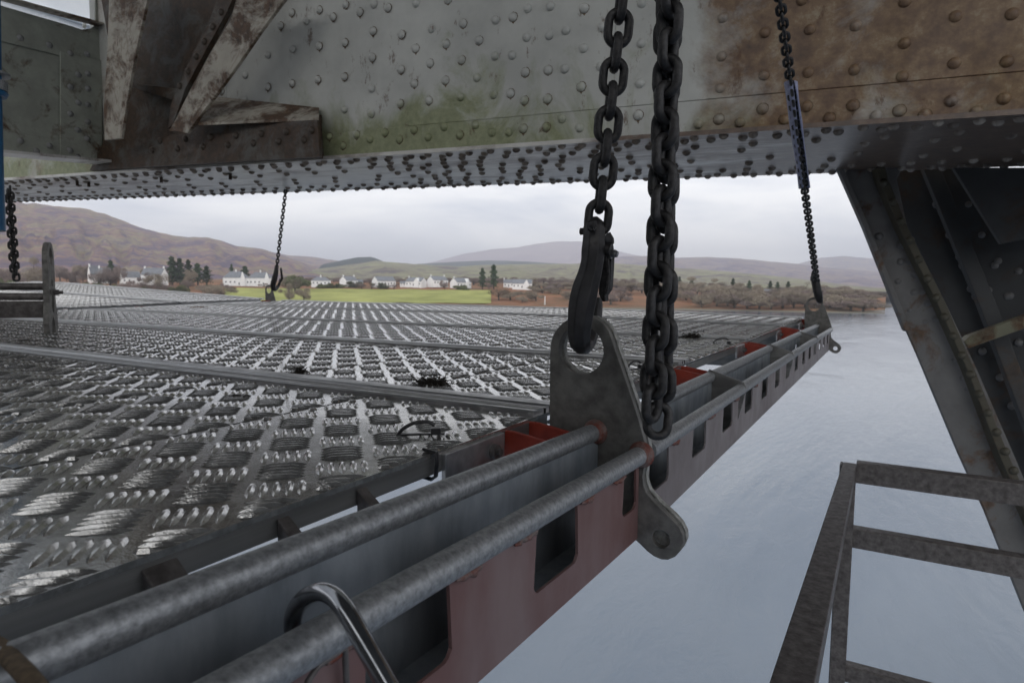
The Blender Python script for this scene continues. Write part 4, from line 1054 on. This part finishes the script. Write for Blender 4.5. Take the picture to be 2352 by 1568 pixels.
# ================================================================== small things
# bright bent hook over the front tube
q = [(678, 1475, .315), (672, 1430, .311), (682, 1393, .306), (706, 1368, .300), (738, 1358, .291), (768, 1370, .282), (795, 1402, .272), (822, 1450, .264), (856, 1512, .257), (896, 1585, .251), (945, 1680, .245)]
sq = smoothpath(q, 5); mb = MB(); mb.sweep([dep(a, b, d) for a, b, d in sq], .0042, 18)
tag(mb.build('loop_hook', M['bright_rod'], smooth=60), 'shiny bent round bar hooked over the front tube at the bottom', 'hook')
# small slotted clip on the web below it
mb = MB(); c_ = onx(745, 1545, -.2125)
mb.sweep([c_+Vector((0, -.012, -.02)), c_+Vector((.003, -.012, .004)), c_+Vector((.003, -.006, .008)), c_+Vector((.003, .010, .008)), c_+Vector((0, .014, -.02))], .0016, 8)
tag(mb.build('wire_clip', M['dark_steel'], smooth=60), 'small dark clip on the red web at the bottom edge', 'clip')
# strap at the bottom left
q = [(-60, 1455, .24), (-10, 1478, .235), (25, 1512, .225), (62, 1550, .215), (110, 1610, .205)]
sq = smoothpath(q, 5); mb = MB(); mb.sweep([dep(a, b, d) for a, b, d in sq], .0022, 10, flat=1.5)
tag(mb.build('tie_rope', M['rope'], smooth=60), 'blurred brown rope crossing the bottom left corner', 'rope')
# blue post with steel clamp at the left edge
bp = thing('blue_prop', 'bright blue tube with a steel clamp cut off by the left edge', 'prop', dep(-12, 300, 2.4))
mb = MB(); mb.sweep([dep(-19, -80, 2.4), dep(-15, 185, 2.4)], .025, 20); o1 = mb.build('upper_tube', M['blue'], bp, smooth=50)
mb = MB(); mb.sweep([dep(-14, 212, 2.4), dep(-10, 400, 2.4), dep(-6, 530, 2.4)], [.024, .025, .026], 20); o2 = mb.build('lower_tube', M['blue'], bp, smooth=50)
mb = MB(); mb.sweep([dep(-14, 186, 2.4), dep(-14, 208, 2.4)], .042, 20); mb.sweep([dep(-12, 168, 2.4), dep(-12, 173, 2.4)], .048, 20); o3 = mb.build('clamp', M['galv'], bp, smooth=40)
mb = MB(); mb.sweep([dep(-12, 209, 2.4), dep(-12, 213, 2.4), dep(-12, 222, 2.4)], [.036, .042, .036], 20); o4 = mb.build('collar', M['blue'], bp, smooth=50)
keep(bp, o1, o2, o3, o4)
# cable ties
def ctie(px, py, s, label, rot=0):
    c = onz(px, py, .001); c.z += wz(c.x, c.y); t = thing('cable_tie', label, 'cable tie', c, 'cable ties left on the deck'); t.rotation_euler = (0, 0, rot); t.scale = (s, s, s)
    mb = MB(); mb.box((.004, -.0045, .001), (.0155, .0045, .0095)); mb.build('head', M['plastic'], t, bevel=.0008)
    mb = MB(); pts = smoothpath([(-.034, .0, .002), (-.028, .0, .009), (-.015, .0, .0155), (.0, .0, .0165), (.008, .0, .012)], 5)
    mb.sweep(pts, .0022, 8, flat=1.0, upv=(0, 1, 0)); mb.build('strap', M['plastic'], t, smooth=50)
    mb = MB(); mb.box((-.036, -.002, .0006), (.02, .0022, .0030)); mb.build('tail', M['plastic'], t)
    return t
ctie(982, 1000, .82, 'black cable tie loop standing on the nearest tread panel', R(38))
ctie(1465, 848, .9, 'thin black cable tie on the deck left of the hanging chain', R(70))
ctie(1666, 790, .9, 'small black cable tie far along the deck edge', R(10))
def clump(px, py, s, label, mat='moss', flat=.35, n=220, long=1.0):
    c = onz(px, py, 0); c.z += wz(c.x, c.y); rnd = random.Random(int(px)); mb = MB()
    for i in range(n):
        a = Vector((rnd.gauss(0, .45*long), rnd.gauss(0, .35), abs(rnd.gauss(0, flat))))*s; d = Vector((rnd.gauss(0, 1), rnd.gauss(0, 1), rnd.gauss(0, .7))).normalized()*s*.22
        a.xy = Matrix.Rotation(R(30), 2) @ a.xy
        mb.sweep([a-d, a+d*.3+Vector((0, 0, s*.04)), a+d], [s*.03, s*.045, s*.012], 4)
    o = mb.build('moss_clump' if mat == 'moss' else 'dead_leaf', M[mat]); o.location = c
    return tag(o, label, 'debris')
clump(1000, 884, .016, 'dark moss clump lying at the panel seam left of the plate', long=1.6)
clump(968, 880, .012, 'brown lighter end of the moss strand on the deck', mat='moss', long=1.5, n=120)
clump(690, 857, .013, 'small black moss clump on the middle of the deck')
clump(545, 912, .010, 'flat black grit patch on the tread bars', flat=.12)
clump(1590, 778, .022, 'dark debris clump on the joint strip near the deck edge', long=1.6)
clump(55, 783, .012, 'dark flake on the deck at the far left', flat=.08, long=2)
clump(457, 711, .022, 'brown dead leaf on the distant deck', mat='leaf', flat=.08, long=2)
clump(390, 735, .016, 'small dark flake on the deck beyond the second strip', flat=.08, long=2)
